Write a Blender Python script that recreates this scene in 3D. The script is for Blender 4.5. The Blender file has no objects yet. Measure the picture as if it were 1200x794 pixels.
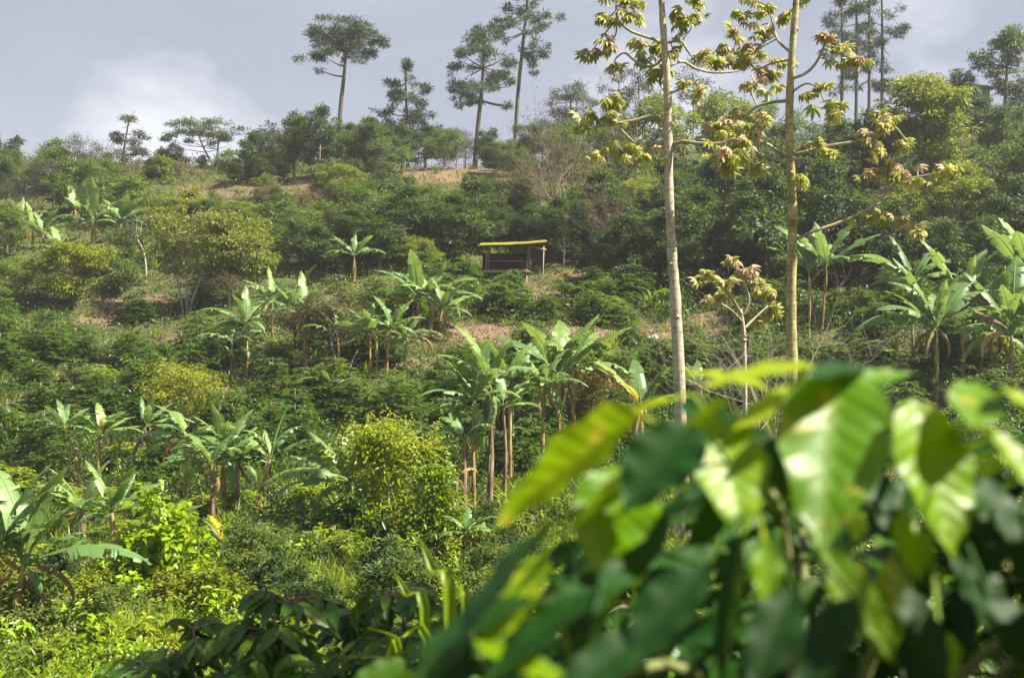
import bpy, math, random
import numpy as np
from mathutils import Vector, Matrix

# ------------------------------------------------------------------ basics
random.seed(7)
rng = np.random.default_rng(11)
sc = bpy.context.scene
COL = sc.collection
F = 1287.0                      # focal length of the photograph in its own pixels (1200 wide)
PITCH = math.atan(23.0 / F)
CP, SP = math.cos(PITCH), math.sin(PITCH)


def P(px, py, Y):
    """world point at distance Y seen at photo pixel (px, py); the eye is the origin"""
    x, u = (px - 600.0) / F, (397.0 - py) / F
    d = (x, CP - u * SP, SP + u * CP)
    k = Y / d[1]
    return np.array((d[0] * k, Y, d[2] * k))


_py = np.array([-40, -6, 0, 4, 10, 16, 24, 32, 40, 47, 52, 60, 69, 80, 95, 110, 120, 132, 160, 230, 400, 3000.])
_pz = np.array([1.5, -1.5, -1.72, -2.5, -3.6, -4.4, -5.0, -5.05, -4.3, -2.9, -1.1, 1.9, 5.0, 9.2, 14.6, 19.2, 21.4, 22.4, 21, 8, -5, -8.])
_fy = np.linspace(-40, 400, 4401)
_fz = np.interp(_fy, _py, _pz)
_k = np.hanning(41); _k /= _k.sum()
_fz = np.convolve(np.pad(_fz, 20, mode='edge'), _k, mode='valid')


def ground_z(x, y):
    x = np.asarray(x, float); y = np.asarray(y, float)
    z = np.interp(y, _fy, _fz)
    s = np.clip((y - 62) / 45, 0, 1); s = s * s * (3 - 2 * s)
    z = z + s * 0.10 * np.clip(x - 8, 0, 60) - s * 0.012 * np.clip(-x - 15, 0, 80)
    far = np.clip((y - 12) / 30, 0, 1)
    z = z + far * (0.35 * np.sin(x * 0.21 + y * 0.05) + 0.25 * np.sin(x * 0.09 - y * 0.23 + 1.3) + 0.10 * np.sin(x * 0.7 + 0.6 * np.sin(y * .5)))
    t = np.clip((y - 44) / 6, 0, 1) * np.clip((84 - y) / 10, 0, 1)
    z = z + t * 0.22 * np.sin(y * 2 * math.pi / 2.9 + 0.7 * np.sin(x * 0.16))
    return z


def gz(x, y):
    return float(ground_z(x, y))


def gp(px, py, y0=8.0, fallback=118.0):
    x, u = (px - 600.0) / F, (397.0 - py) / F
    d = np.array((x, CP - u * SP, SP + u * CP)); d /= d[1]
    ys = np.arange(y0, 128, 0.06)
    zz = ground_z(d[0] * ys, ys)
    hit = np.nonzero(d[2] * ys <= zz)[0]
    Y = ys[hit[0]] if len(hit) else fallback
    X = d[0] * Y
    return np.array((X, Y, gz(X, Y)))


def to_px(p):
    x, y, z = p
    f = y * CP + z * SP
    u = -y * SP + z * CP
    return 600 + F * x / f, 397 - F * u / f


# ------------------------------------------------------------------ materials
def nt(mat):
    mat.use_nodes = True
    t = mat.node_tree
    t.nodes.clear()
    return t, t.nodes, t.links


def ramp(nodes, stops, interp='LINEAR'):
    r = nodes.new('ShaderNodeValToRGB')
    el = r.color_ramp.elements
    r.color_ramp.interpolation = interp
    while len(el) < len(stops):
        el.new(0.5)
    for e, (p, c) in zip(el, stops):
        e.position = p
        e.color = (*c, 1)
    return r


def math_node(nodes, links, op, a, b=None, c=None):
    n = nodes.new('ShaderNodeMath')
    n.operation = op
    for i, v in enumerate((a, b, c)):
        if v is None:
            continue
        if isinstance(v, (int, float)):
            n.inputs[i].default_value = v
        else:
            links.new(v, n.inputs[i])
    return n.outputs[0]


def leaf_mat(name, stops, transl=0.3, tcol=(0.25, 0.42, 0.04), rough=0.5, spec=0.4, veins=0, objvar=0.35, coat=0.0, bump=0.0, spots=False):
    """foliage: hue varies leaf to leaf and plant to plant, thin leaves let light through"""
    m = bpy.data.materials.new(name)
    t, N, L = nt(m)
    out = N.new('ShaderNodeOutputMaterial')
    at = N.new('ShaderNodeAttribute'); at.attribute_name = 'luv'
    sep = N.new('ShaderNodeSeparateXYZ'); L.new(at.outputs['Vector'], sep.inputs[0])
    oi = N.new('ShaderNodeObjectInfo')
    a = math_node(N, L, 'MULTIPLY', sep.outputs[2], 1 - objvar)
    f = math_node(N, L, 'MULTIPLY_ADD', oi.outputs['Random'], objvar, a)
    r = ramp(N, stops); L.new(f, r.inputs[0])
    col = r.outputs[0]
    h = None
    if veins:
        ax = math_node(N, L, 'ABSOLUTE', sep.outputs[0])
        s = math_node(N, L, 'MULTIPLY_ADD', ax, -0.17, sep.outputs[1])
        w = math_node(N, L, 'MULTIPLY', s, veins * 2 * math.pi)
        w = math_node(N, L, 'SINE', w)
        v = math_node(N, L, 'SUBTRACT', w, 0.86)
        v = math_node(N, L, 'MULTIPLY', v, 7.0)
        v.node.use_clamp = True
        mid = math_node(N, L, 'SUBTRACT', 0.10, ax)
        mid = math_node(N, L, 'MULTIPLY', mid, 14.0); mid.node.use_clamp = True
        v2 = math_node(N, L, 'MULTIPLY_ADD', v, 0.35, mid); v2.node.use_clamp = True
        mix = N.new('ShaderNodeMixRGB'); mix.blend_type = 'MIX'
        k = math_node(N, L, 'MULTIPLY', v2, .30 if bump else .45)
        L.new(k, mix.inputs[0]); L.new(col, mix.inputs[1]); mix.inputs[2].default_value = (0.22, 0.30, 0.09, 1)
        col = mix.outputs[0]
        h = w
    # soft blotches over the plant
    tc = N.new('ShaderNodeTexCoord')
    no = N.new('ShaderNodeTexNoise'); no.inputs['Scale'].default_value = 3.0; no.inputs['Detail'].default_value = 3
    L.new(tc.outputs['Object'], no.inputs['Vector'])
    br = N.new('ShaderNodeHueSaturation')
    vv = math_node(N, L, 'MULTIPLY_ADD', no.outputs[0], 0.9, 0.55)
    L.new(vv, br.inputs['Value']); L.new(col, br.inputs['Color'])
    hv = math_node(N, L, 'MULTIPLY_ADD', no.outputs[0], 0.05, 0.468)
    L.new(hv, br.inputs['Hue'])
    br.inputs['Saturation'].default_value = 1.26
    col = br.outputs[0]
    if spots:      # rust spots, yellowing blotches
        for sc_, th, c_, am in ((26, .60, (.42, .36, .03, 1), .8), (75, .70, (.16, .085, .03, 1), .9)):
            q = N.new('ShaderNodeTexNoise'); q.inputs['Scale'].default_value = sc_; q.inputs['Detail'].default_value = 3
            L.new(tc.outputs['Object'], q.inputs['Vector'])
            k_ = math_node(N, L, 'MULTIPLY', math_node(N, L, 'SUBTRACT', q.outputs[0], th), 12.0); k_.node.use_clamp = True
            k_ = math_node(N, L, 'MULTIPLY', k_, am)
            x_ = N.new('ShaderNodeMixRGB'); L.new(k_, x_.inputs[0]); L.new(col, x_.inputs[1]); x_.inputs[2].default_value = c_
            col = x_.outputs[0]
    pr = N.new('ShaderNodeBsdfPrincipled')
    L.new(col, pr.inputs['Base Color'])
    pr.inputs['Roughness'].default_value = rough
    pr.inputs['Specular IOR Level'].default_value = spec
    if coat:
        pr.inputs['Coat Weight'].default_value = coat
        pr.inputs['Coat Roughness'].default_value = 0.22
    if bump and h is not None:
        b = N.new('ShaderNodeBump'); b.inputs['Strength'].default_value = bump; b.inputs['Distance'].default_value = 0.004
        L.new(h, b.inputs['Height']); L.new(b.outputs[0], pr.inputs['Normal'])
    tr = N.new('ShaderNodeBsdfTranslucent')
    tm = N.new('ShaderNodeMixRGB'); tm.blend_type = 'MIX'; tm.inputs[0].default_value = 0.55
    L.new(col, tm.inputs[1]); tm.inputs[2].default_value = (*tcol, 1)
    L.new(tm.outputs[0], tr.inputs[0])
    ms = N.new('ShaderNodeMixShader'); ms.inputs[0].default_value = transl
    L.new(pr.outputs[0], ms.inputs[1]); L.new(tr.outputs[0], ms.inputs[2])
    L.new(ms.outputs[0], out.inputs[0])
    return m


def noise_mat(name, stops, scale=6.0, stretch=(1, 1, 1), rough=0.85, bump=0.4, detail=6, ring=0.0, spec=0.25):
    m = bpy.data.materials.new(name)
    t, N, L = nt(m)
    out = N.new('ShaderNodeOutputMaterial')
    tc = N.new('ShaderNodeTexCoord')
    mp = N.new('ShaderNodeMapping'); mp.inputs['Scale'].default_value = stretch
    L.new(tc.outputs['Object'], mp.inputs[0])
    no = N.new('ShaderNodeTexNoise'); no.inputs['Scale'].default_value = scale; no.inputs['Detail'].default_value = detail
    no.inputs['Roughness'].default_value = 0.65
    L.new(mp.outputs[0], no.inputs['Vector'])
    fac = no.outputs[0]
    if ring:
        wv = N.new('ShaderNodeTexWave'); wv.bands_direction = 'Z'; wv.inputs['Scale'].default_value = ring
        wv.inputs['Distortion'].default_value = 5; wv.inputs['Detail'].default_value = 2
        L.new(tc.outputs['Object'], wv.inputs['Vector'])
        fac = math_node(N, L, 'MULTIPLY_ADD', wv.outputs['Fac'], 0.07, math_node(N, L, 'MULTIPLY', fac, 0.95))
    nl = N.new('ShaderNodeTexNoise'); nl.inputs['Scale'].default_value = 1.7; nl.inputs['Detail'].default_value = 4
    L.new(tc.outputs['Object'], nl.inputs['Vector'])
    fac = math_node(N, L, 'ADD', fac, math_node(N, L, 'MULTIPLY_ADD', nl.outputs[0], .55, -.275))
    r = ramp(N, stops); L.new(fac, r.inputs[0])
    pr = N.new('ShaderNodeBsdfPrincipled'); L.new(r.outputs[0], pr.inputs['Base Color'])
    pr.inputs['Roughness'].default_value = rough
    pr.inputs['Specular IOR Level'].default_value = spec
    if bump:
        b = N.new('ShaderNodeBump'); b.inputs['Strength'].default_value = bump; b.inputs['Distance'].default_value = 0.03
        L.new(fac, b.inputs['Height']); L.new(b.outputs[0], pr.inputs['Normal'])
    L.new(pr.outputs[0], out.inputs[0])
    return m


G = lambda r, g, b: (r, g, b)
M = {}
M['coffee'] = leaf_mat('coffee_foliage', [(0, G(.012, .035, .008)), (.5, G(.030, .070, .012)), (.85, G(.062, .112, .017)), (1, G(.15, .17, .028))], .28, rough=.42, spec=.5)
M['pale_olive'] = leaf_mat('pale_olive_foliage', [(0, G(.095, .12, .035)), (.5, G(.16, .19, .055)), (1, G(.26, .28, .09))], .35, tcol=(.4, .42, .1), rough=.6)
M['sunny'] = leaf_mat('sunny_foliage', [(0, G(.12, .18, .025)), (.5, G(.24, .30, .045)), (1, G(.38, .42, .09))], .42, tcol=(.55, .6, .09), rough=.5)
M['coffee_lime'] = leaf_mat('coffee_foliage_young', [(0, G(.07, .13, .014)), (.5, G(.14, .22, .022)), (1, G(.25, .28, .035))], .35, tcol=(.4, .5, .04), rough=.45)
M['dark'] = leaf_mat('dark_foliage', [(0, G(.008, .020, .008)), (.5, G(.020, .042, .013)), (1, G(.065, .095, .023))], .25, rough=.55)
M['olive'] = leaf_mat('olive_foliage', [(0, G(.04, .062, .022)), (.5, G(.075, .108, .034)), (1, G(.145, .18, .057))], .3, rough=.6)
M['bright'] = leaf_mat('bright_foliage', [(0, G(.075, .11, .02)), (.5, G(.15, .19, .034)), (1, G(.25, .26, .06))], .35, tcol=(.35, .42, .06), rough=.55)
M['brown'] = leaf_mat('brown_foliage', [(0, G(.07, .065, .035)), (.5, G(.12, .105, .055)), (1, G(.18, .155, .08))], .25, tcol=(.3, .25, .1), rough=.7)
M['grey'] = leaf_mat('grey_green_foliage', [(0, G(.03, .042, .028)), (.5, G(.055, .068, .044)), (1, G(.09, .10, .06))], .25, tcol=(.2, .25, .1), rough=.65)
M['yellow'] = leaf_mat('yellow_foliage', [(0, G(.10, .14, .022)), (.5, G(.20, .235, .035)), (1, G(.34, .35, .06))], .4, tcol=(.5, .5, .07), rough=.55)
M['rust'] = leaf_mat('rusty_foliage', [(0, G(.07, .08, .018)), (.5, G(.15, .12, .03)), (1, G(.25, .15, .04))], .3, tcol=(.4, .3, .06), rough=.6)
M['pine'] = leaf_mat('pine_needles', [(0, G(.012, .024, .014)), (.5, G(.022, .040, .022)), (1, G(.04, .058, .027))], .12, rough=.6)
M['vine'] = leaf_mat('vine_leaves', [(0, G(.10, .20, .02)), (.5, G(.19, .31, .035)), (1, G(.30, .38, .06))], .38, tcol=(.42, .55, .06), rough=.42)
M['weed'] = leaf_mat('weed_leaves', [(0, G(.05, .095, .012)), (.5, G(.12, .185, .022)), (.85, G(.23, .27, .035)), (1, G(.28, .22, .07))], .35, tcol=(.4, .45, .05), rough=.5, objvar=0)
M['slope_weed'] = leaf_mat('slope_weed_leaves', [(0, G(.018, .035, .009)), (.5, G(.042, .068, .015)), (.85, G(.09, .105, .023)), (1, G(.16, .115, .055))], .3, tcol=(.3, .35, .05), rough=.55, objvar=0)
M['grass'] = leaf_mat('grass_blades', [(0, G(.08, .15, .015)), (.6, G(.16, .24, .026)), (1, G(.31, .31, .08))], .4, tcol=(.45, .6, .05), rough=.45, objvar=0)
M['litter'] = leaf_mat('dry_litter', [(0, G(.10, .06, .035)), (.5, G(.20, .13, .075)), (1, G(.36, .27, .16))], .15, tcol=(.3, .2, .1), rough=.8, objvar=0)
M['banana'] = leaf_mat('banana_leaf', [(0, G(.080, .145, .062)), (.5, G(.14, .225, .10)), (1, G(.24, .32, .13))], .34, tcol=(.34, .48, .08), rough=.46, spec=.5, veins=22, objvar=.8)
M['banana_dry'] = leaf_mat('dry_banana_leaf', [(0, G(.13, .085, .05)), (.5, G(.24, .17, .10)), (1, G(.40, .29, .17))], .2, tcol=(.4, .26, .1), rough=.75, veins=22, objvar=.8)
M['banana_yellow'] = leaf_mat('yellowing_banana_leaf', [(0, G(.25, .24, .03)), (.5, G(.38, .32, .03)), (1, G(.50, .30, .04))], .32, tcol=(.6, .5, .05), rough=.5, veins=22, objvar=.8)
M['cecropia'] = leaf_mat('cecropia_leaf', [(0, G(.17, .21, .05)), (.45, G(.31, .33, .10)), (.75, G(.46, .44, .22)), (1, G(.60, .55, .40))], .45, tcol=(.58, .60, .16), rough=.5, objvar=.15)
M['cecropia_dry'] = leaf_mat('dry_cecropia_leaf', [(0, G(.32, .25, .14)), (.5, G(.50, .42, .29)), (1, G(.64, .56, .46))], .4, tcol=(.5, .35, .2), rough=.7, objvar=.15)
M['coffee_shade'] = leaf_mat('drooping_coffee_leaf', [(0, G(.018, .055, .012)), (.6, G(.042, .11, .02)), (1, G(.12, .19, .026))], .3, tcol=(.3, .45, .02), rough=.42, spec=.45, veins=9, objvar=0, bump=.1)
M['coffee_mature_shaded'] = leaf_mat('mature_shaded_coffee_leaf', [(0, G(.008, .028, .008)), (.6, G(.015, .046, .011)), (1, G(.04, .09, .017))], .2, tcol=(.2, .35, .02), rough=.55, spec=.2, veins=0, objvar=0)  # mature green, darkened further: shade low in the bush is in the colour
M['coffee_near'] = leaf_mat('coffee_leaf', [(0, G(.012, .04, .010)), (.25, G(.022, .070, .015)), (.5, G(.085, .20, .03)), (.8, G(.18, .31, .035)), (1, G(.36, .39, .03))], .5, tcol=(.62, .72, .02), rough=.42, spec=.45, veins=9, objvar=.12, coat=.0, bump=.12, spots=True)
M['bark'] = noise_mat('bark', [(.3, G(.10, .085, .065)), (.6, G(.20, .17, .135)), (.8, G(.30, .27, .22))], 9, (1, 1, .3))
M['bark_pale'] = noise_mat('pale_bark', [(.3, G(.22, .19, .155)), (.55, G(.36, .33, .27)), (.8, G(.48, .45, .39))], 8, (1, 1, .5))
M['bark_pine'] = noise_mat('pine_bark', [(.3, G(.055, .045, .04)), (.6, G(.12, .10, .085)), (.8, G(.18, .15, .13))], 9, (1, 1, .3))
M['cec_bark'] = noise_mat('cecropia_bark', [(.25, G(.15, .12, .085)), (.45, G(.33, .28, .21)), (.7, G(.48, .43, .34))], 7, (1, 1, .8), ring=2.6, bump=.5)
M['cec_moss'] = noise_mat('mossy_cecropia_bark', [(.3, G(.11, .09, .045)), (.45, G(.24, .21, .085)), (.6, G(.36, .33, .15)), (.72, G(.46, .42, .30))], 6, (1, 1, .6), ring=2.4, bump=.5)
M['cec_branch'] = noise_mat('cecropia_branch_bark', [(.3, G(.17, .15, .09)), (.6, G(.34, .31, .20)), (.8, G(.42, .39, .28))], 9)
M['stem_banana'] = noise_mat('banana_stem', [(.28, G(.10, .055, .025)), (.42, G(.22, .15, .055)), (.58, G(.34, .26, .09)), (.75, G(.36, .36, .15))], 5, (1.6, 1.6, .35), rough=.6)
M['stem_brown'] = noise_mat('dry_banana_stem', [(.28, G(.06, .042, .03)), (.48, G(.17, .12, .078)), (.66, G(.31, .235, .16)), (.8, G(.42, .34, .25))], 5, (1.6, 1.6, .35), rough=.75)
M['petiole'] = noise_mat('banana_midrib', [(.3, G(.14, .22, .06)), (.7, G(.28, .33, .12))], 4, rough=.45, bump=0)
M['coffee_stem'] = noise_mat('coffee_stem', [(.3, G(.09, .07, .045)), (.7, G(.22, .19, .14))], 20)
M['coffee_twig'] = noise_mat('coffee_twig', [(.3, G(.10, .13, .04)), (.7, G(.20, .20, .08))], 20)
M['twig_pale'] = noise_mat('pale_twig', [(.3, G(.26, .22, .17)), (.7, G(.42, .38, .32))], 12)
M['twig_brown'] = noise_mat('brown_twig', [(.3, G(.11, .085, .06)), (.7, G(.21, .17, .125))], 12)
M['wood'] = noise_mat('shade_dark_board', [(.3, G(.012, .010, .010)), (.7, G(.035, .028, .025))], 5, (1, 1, 8))  # near-black boards: shade inside the hut is put into the colour
M['post'] = noise_mat('grey_post', [(.3, G(.19, .15, .115)), (.7, G(.34, .28, .22))], 6, (2, 2, .4))
M['orange_wood'] = noise_mat('raw_timber', [(.3, G(.24, .12, .06)), (.7, G(.42, .25, .14))], 6, (.4, 2, 2))
M['roof'] = noise_mat('lime_roof_sheet', [(.3, G(.10, .11, .02)), (.5, G(.20, .215, .03)), (.7, G(.27, .26, .06))], 4, (1, 3, 1), rough=.55, bump=.1)
M['tin'] = noise_mat('grey_roof_sheet', [(.3, G(.12, .12, .12)), (.7, G(.22, .22, .22))], 4)
M['plaster'] = noise_mat('dim_plaster', [(.3, G(.20, .19, .17)), (.7, G(.3, .29, .26))], 4)
M['stone'] = noise_mat('pale_stone', [(.3, G(.25, .24, .23)), (.7, G(.45, .43, .42))], 4)
M['berry'] = noise_mat('coffee_cherry', [(.3, G(.25, .02, .015)), (.7, G(.40, .10, .02))], 30, rough=.3, bump=0)


# ------------------------------------------------------------------ mesh building
class MB:
    def __init__(self):
        self.v, self.f, self.a, self.n = [], [], [], 0

    def add(self, v, faces, luv):
        v = np.asarray(v, float)
        self.v.append(v)
        for fa in faces:
            self.f.append(np.asarray(fa, np.int64) + self.n)
        self.a.append(np.broadcast_to(np.asarray(luv, float), v.shape))
        self.n += len(v)

    def mesh(self, name, mat, smooth=True):
        me = bpy.data.meshes.new(name)
        if not self.v:
            return me
        v = np.concatenate(self.v); a = np.concatenate(self.a)
        me.vertices.add(len(v)); me.vertices.foreach_set('co', v.astype(np.float32).ravel())
        sizes = np.concatenate([np.full(len(f), f.shape[1], np.int32) for f in self.f])
        loops = np.concatenate([f.ravel() for f in self.f]).astype(np.int32)
        me.loops.add(len(loops)); me.loops.foreach_set('vertex_index', loops)
        st = np.concatenate([[0], np.cumsum(sizes)[:-1]]).astype(np.int32)
        me.polygons.add(len(sizes)); me.polygons.foreach_set('loop_start', st)
        try:
            me.polygons.foreach_set('loop_total', sizes)
        except Exception:
            pass
        me.polygons.foreach_set('use_smooth', np.full(len(sizes), smooth, bool))
        at = me.attributes.new('luv', 'FLOAT_VECTOR', 'POINT')
        at.data.foreach_set('vector', a.astype(np.float32).ravel())
        me.materials.append(mat)
        me.update(calc_edges=True)
        return me

    def build(self, name, mat, parent=None, smooth=True, loc=None):
        return link(name, self.mesh(name, mat, smooth), parent, loc)


def link(name, me, parent=None, loc=None):
    o = bpy.data.objects.new(name, me)
    COL.objects.link(o)
    if parent is not None:
        o.parent = parent
    if loc is not None:
        o.location = loc
    return o


def tag(o, label=None, cat=None, group=None, kind=None):
    for k, v in (('label', label), ('category', cat), ('group', group), ('kind', kind)):
        if v:
            o[k] = v
    return o


def norm(a):
    a = np.asarray(a, float)
    return a / np.maximum(np.linalg.norm(a, axis=-1, keepdims=True), 1e-9)


def tube(mb, pts, rad, n=7, tint=0.5, cap=True):
    pts = np.asarray(pts, float); k = len(pts)
    rad = np.broadcast_to(np.asarray(rad, float), (k,))
    tan = norm(np.gradient(pts, axis=0))
    ref = np.array((0.31, 0.87, 0.1)) if abs(tan[0][2]) > .6 else np.array((0.1, 0.05, 1.0))
    s = norm(np.cross(tan, ref)); b = np.cross(s, tan)
    an = np.arange(n) * 2 * math.pi / n
    v = pts[:, None] + rad[:, None, None] * (np.cos(an)[None, :, None] * s[:, None] + np.sin(an)[None, :, None] * b[:, None])
    v = v.reshape(-1, 3)
    i = np.arange(k - 1)[:, None] * n; j = np.arange(n)[None]
    f = np.stack([i + j, i + (j + 1) % n, i + n + (j + 1) % n, i + n + j], -1).reshape(-1, 4)
    luv = np.zeros((len(v), 3)); luv[:, 2] = tint; luv[:, 1] = np.repeat(np.linspace(0, 1, k), n)
    fs = [f]
    if cap:
        fs.append((np.arange(n)[None] + (k - 1) * n))
        fs.append((np.arange(n)[::-1][None]))
    mb.add(v, fs, luv)


def box(mb, lo, hi, rot=None, tint=.5):
    lo, hi = np.asarray(lo, float), np.asarray(hi, float)
    v = np.array([[(lo, hi)[i][0], (lo, hi)[j][1], (lo, hi)[k][2]] for i in (0, 1) for j in (0, 1) for k in (0, 1)])
    f = np.array([[0, 1, 3, 2], [4, 6, 7, 5], [0, 4, 5, 1], [2, 3, 7, 6], [0, 2, 6, 4], [1, 5, 7, 3]])
    mb.add(v, [f], (0, 0, tint))


def curve(pts, n=12):
    """smooth polyline through points (Catmull-Rom)"""
    p = np.asarray(pts, float)
    if len(p) < 3:
        return np.array([p[0] + (p[-1] - p[0]) * t for t in np.linspace(0, 1, n)])
    q = np.vstack([2 * p[0] - p[1], p, 2 * p[-1] - p[-2]])
    out = []
    for t in np.linspace(0, len(p) - 1 - 1e-6, n):
        i = int(t); u = t - i
        a, b, c, d = q[i], q[i + 1], q[i + 2], q[i + 3]
        out.append(0.5 * (2 * b + (c - a) * u + (2 * a - 5 * b + 4 * c - d) * u * u + (3 * b - a - 3 * c + d) * u ** 3))
    return np.array(out)


# leaf templates: columns across, along, out-of-plane
def _tmpl(rows, droop, fold):
    v, f, uv = [], [], []
    for t, w in rows:
        z = -droop * t * t
        if w == 0:
            v.append((0, t, z)); uv.append((0, t))
        else:
            for sx in (-1, 0, 1):
                v.append((sx * w * .5, t, z + (fold * w if sx else 0))); uv.append((sx, t))
    # faces
    idx, quads, tris = [], [], []
    k = 0
    for t, w in rows:
        idx.append([k] if w == 0 else [k, k + 1, k + 2]); k += 1 if w == 0 else 3
    for a, b in zip(idx[:-1], idx[1:]):
        if len(a) == 3 and len(b) == 3:
            quads += [[a[0], a[1], b[1], b[0]], [a[1], a[2], b[2], b[1]]]
        elif len(a) == 1:
            tris += [[a[0], b[1], b[0]], [a[0], b[2], b[1]]]
        else:
            tris += [[a[0], a[1], b[0]], [a[1], a[2], b[0]]]
    return np.array(v), np.array(quads or np.zeros((0, 4)), int), np.array(tris or np.zeros((0, 3)), int), np.array(uv)


T_SIMPLE = (np.array([(0, 0, 0), (.5, .42, .12), (0, 1, -.12), (-.5, .42, .12), (0, .5, -.03)], float), np.array([[0, 1, 2, 4], [0, 4, 2, 3]]), np.zeros((0, 3), int), np.array([(0, 0), (1, .4), (0, 1), (-1, .4), (0, .5)], float))
T_NICE = _tmpl([(0, 0), (.15, .55), (.4, 1), (.65, .8), (.85, .35), (1, 0)], .28, .16)
T_BLADE = _tmpl([(0, .7), (.3, 1), (.6, .8), (.82, .5), (1, 0)], .45, .012)
T_ROUND = _tmpl([(0, 0), (.1, .8), (.35, 1.05), (.65, .75), (1, 0)], .22, .12)
T_NEEDLE = (np.array([(-.5, 0, 0), (.5, 0, 0), (.35, 1, -.1), (-.35, 1, -.1)], float), np.array([[0, 1, 2, 3]]), np.zeros((0, 3), int), np.zeros((4, 2)))


def leaves(mb, Pn, D, Nn, Ln, Wn, T, tint):
    Pn = np.asarray(Pn, float); n = len(Pn)
    if n == 0:
        return
    D = norm(D); S = norm(np.cross(D, Nn)); U = np.cross(S, D)
    tv, tq, tt, tu = T
    Ln = np.broadcast_to(Ln, (n,)); Wn = np.broadcast_to(Wn, (n,)); tint = np.broadcast_to(tint, (n,))
    v = (Pn[:, None] + tv[None, :, 0, None] * (S * Wn[:, None])[:, None] + tv[None, :, 1, None] * (D * Ln[:, None])[:, None]
         + tv[None, :, 2, None] * (U * Ln[:, None])[:, None])
    k = len(tv)
    off = (np.arange(n) * k)[:, None, None]
    luv = np.concatenate([np.broadcast_to(tu[None], (n, k, 2)), np.broadcast_to(tint[:, None, None], (n, k, 1))], -1)
    fs = []
    if len(tq):
        fs.append((tq[None] + off).reshape(-1, 4))
    if len(tt):
        fs.append((tt[None] + off).reshape(-1, 3))
    mb.add(v.reshape(-1, 3), fs, luv.reshape(-1, 3))


def rdir(n, r):
    return norm(r.normal(size=(n, 3)))


def tufts_on(clumps, n, r, up=.35, lo=.55, wob=.25, spread=.22):
    """n tuft centres spread through a set of ellipsoid clumps (mostly their outer shell)"""
    c = np.array([q[:3] for q in clumps], float); R = np.array([q[3:6] for q in clumps], float)
    area = (R[:, 0] * R[:, 1] + R[:, 1] * R[:, 2] + R[:, 0] * R[:, 2])
    nb = max(5, n // 9)
    w = r.choice(len(c), nb, p=area / area.sum())
    d = rdir(nb, r); d[:, 2] += up * r.random(nb); d = norm(d)
    ph = r.random((len(c), 3)) * 6.28
    rad = lo + (1.04 - lo) * r.random(nb) ** .55
    rad *= 1 + wob * np.sin(d[:, 0] * 4.1 + ph[w, 0]) * np.sin(d[:, 2] * 4.7 + ph[w, 1]) + wob * .5 * np.sin(d[:, 1] * 9 + d[:, 0] * 7 + ph[w, 2])
    bc = c[w] + d * rad[:, None] * R[w]
    k = r.integers(0, nb, n)
    off = r.normal(size=(n, 3)) * np.array((1, 1, .6)) * spread * R[w[k]]
    return bc[k] + off, norm(d[k] + .5 * norm(off)), w[k]


def foliage(clumps, n_tuft, per, ll, lw, tr, r, T=T_SIMPLE, droop=.3, flat=.6, up=.35, lo=.55, wob=.25, mb=None, spread=.22, shoots=.10):
    mb = mb or MB()
    tc, td, w = tufts_on(clumps, n_tuft, r, up, lo, wob, spread)
    n = n_tuft * per
    c = np.repeat(tc, per, 0); o = np.repeat(td, per, 0)
    off = r.normal(size=(n, 3)) * tr; off[:, 2] *= flat
    d = norm(off + o * tr * .8 + r.normal(size=(n, 3)) * tr * .35); d[:, 2] -= droop
    nn = norm(r.normal(size=(n, 3)) * .5 + np.array((0, 0, .6)) + o * .8)
    tint = np.clip(np.repeat(r.random(n_tuft), per) * .6 + r.random(n) * .4, 0, 1)
    s = .7 + .6 * r.random(n)
    leaves(mb, c + off, d, nn, ll * s, lw * s, T, tint)
    ns = int(n_tuft * shoots)
    if ns:      # stray shoots that break the outline
        k = r.integers(0, n_tuft, ns)
        dd = norm(td[k] + r.normal(size=(ns, 3)) * .35 + np.array((0, 0, .55)))
        Ls = tr * (1.6 + 2.6 * r.random(ns))
        m = 10
        q = np.tile(np.linspace(.15, 1, m), ns)
        cc = np.repeat(tc[k], m, 0) + np.repeat(dd * Ls[:, None], m, 0) * q[:, None] + r.normal(size=(ns * m, 3)) * ll * .15
        D = np.repeat(dd, m, 0) * .5 + r.normal(size=(ns * m, 3)) * .8 - np.array((0, 0, droop))
        leaves(mb, cc, D, rdir(ns * m, r) * .5 + np.array((0, 0, .8)), ll * .85, lw * .85, T, np.clip(np.repeat(r.random(ns), m) * .5 + .5 * r.random(ns * m), 0, 1))
    return mb, tc


def limbs(mb, base_pts, base_rad, targets, r, n=5, k=6):
    """trunk polyline plus curved limbs from it to each target point"""
    tube(mb, base_pts, base_rad, n=8)
    H = len(base_pts)
    for t in targets:
        t = np.asarray(t, float)
        d = t - base_pts[-1]
        hd = np.linalg.norm((t - base_pts[-1])[:2])
        zz = np.array([q[2] for q in base_pts])
        i = int(np.clip(np.searchsorted(zz, t[2] - (.25 + .25 * r.random()) * hd), 1, H - 1))
        a = base_pts[i]
        mid = a * .5 + t * .5 + np.array((r.normal() * .06, r.normal() * .06, -.06)) * np.linalg.norm(t - a)
        pts = curve([a, mid, t], k)
        rr = base_rad[min(i, len(base_rad) - 1)] * .55
        tube(mb, pts, np.linspace(rr, rr * .25, k), n=n, cap=False)


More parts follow.
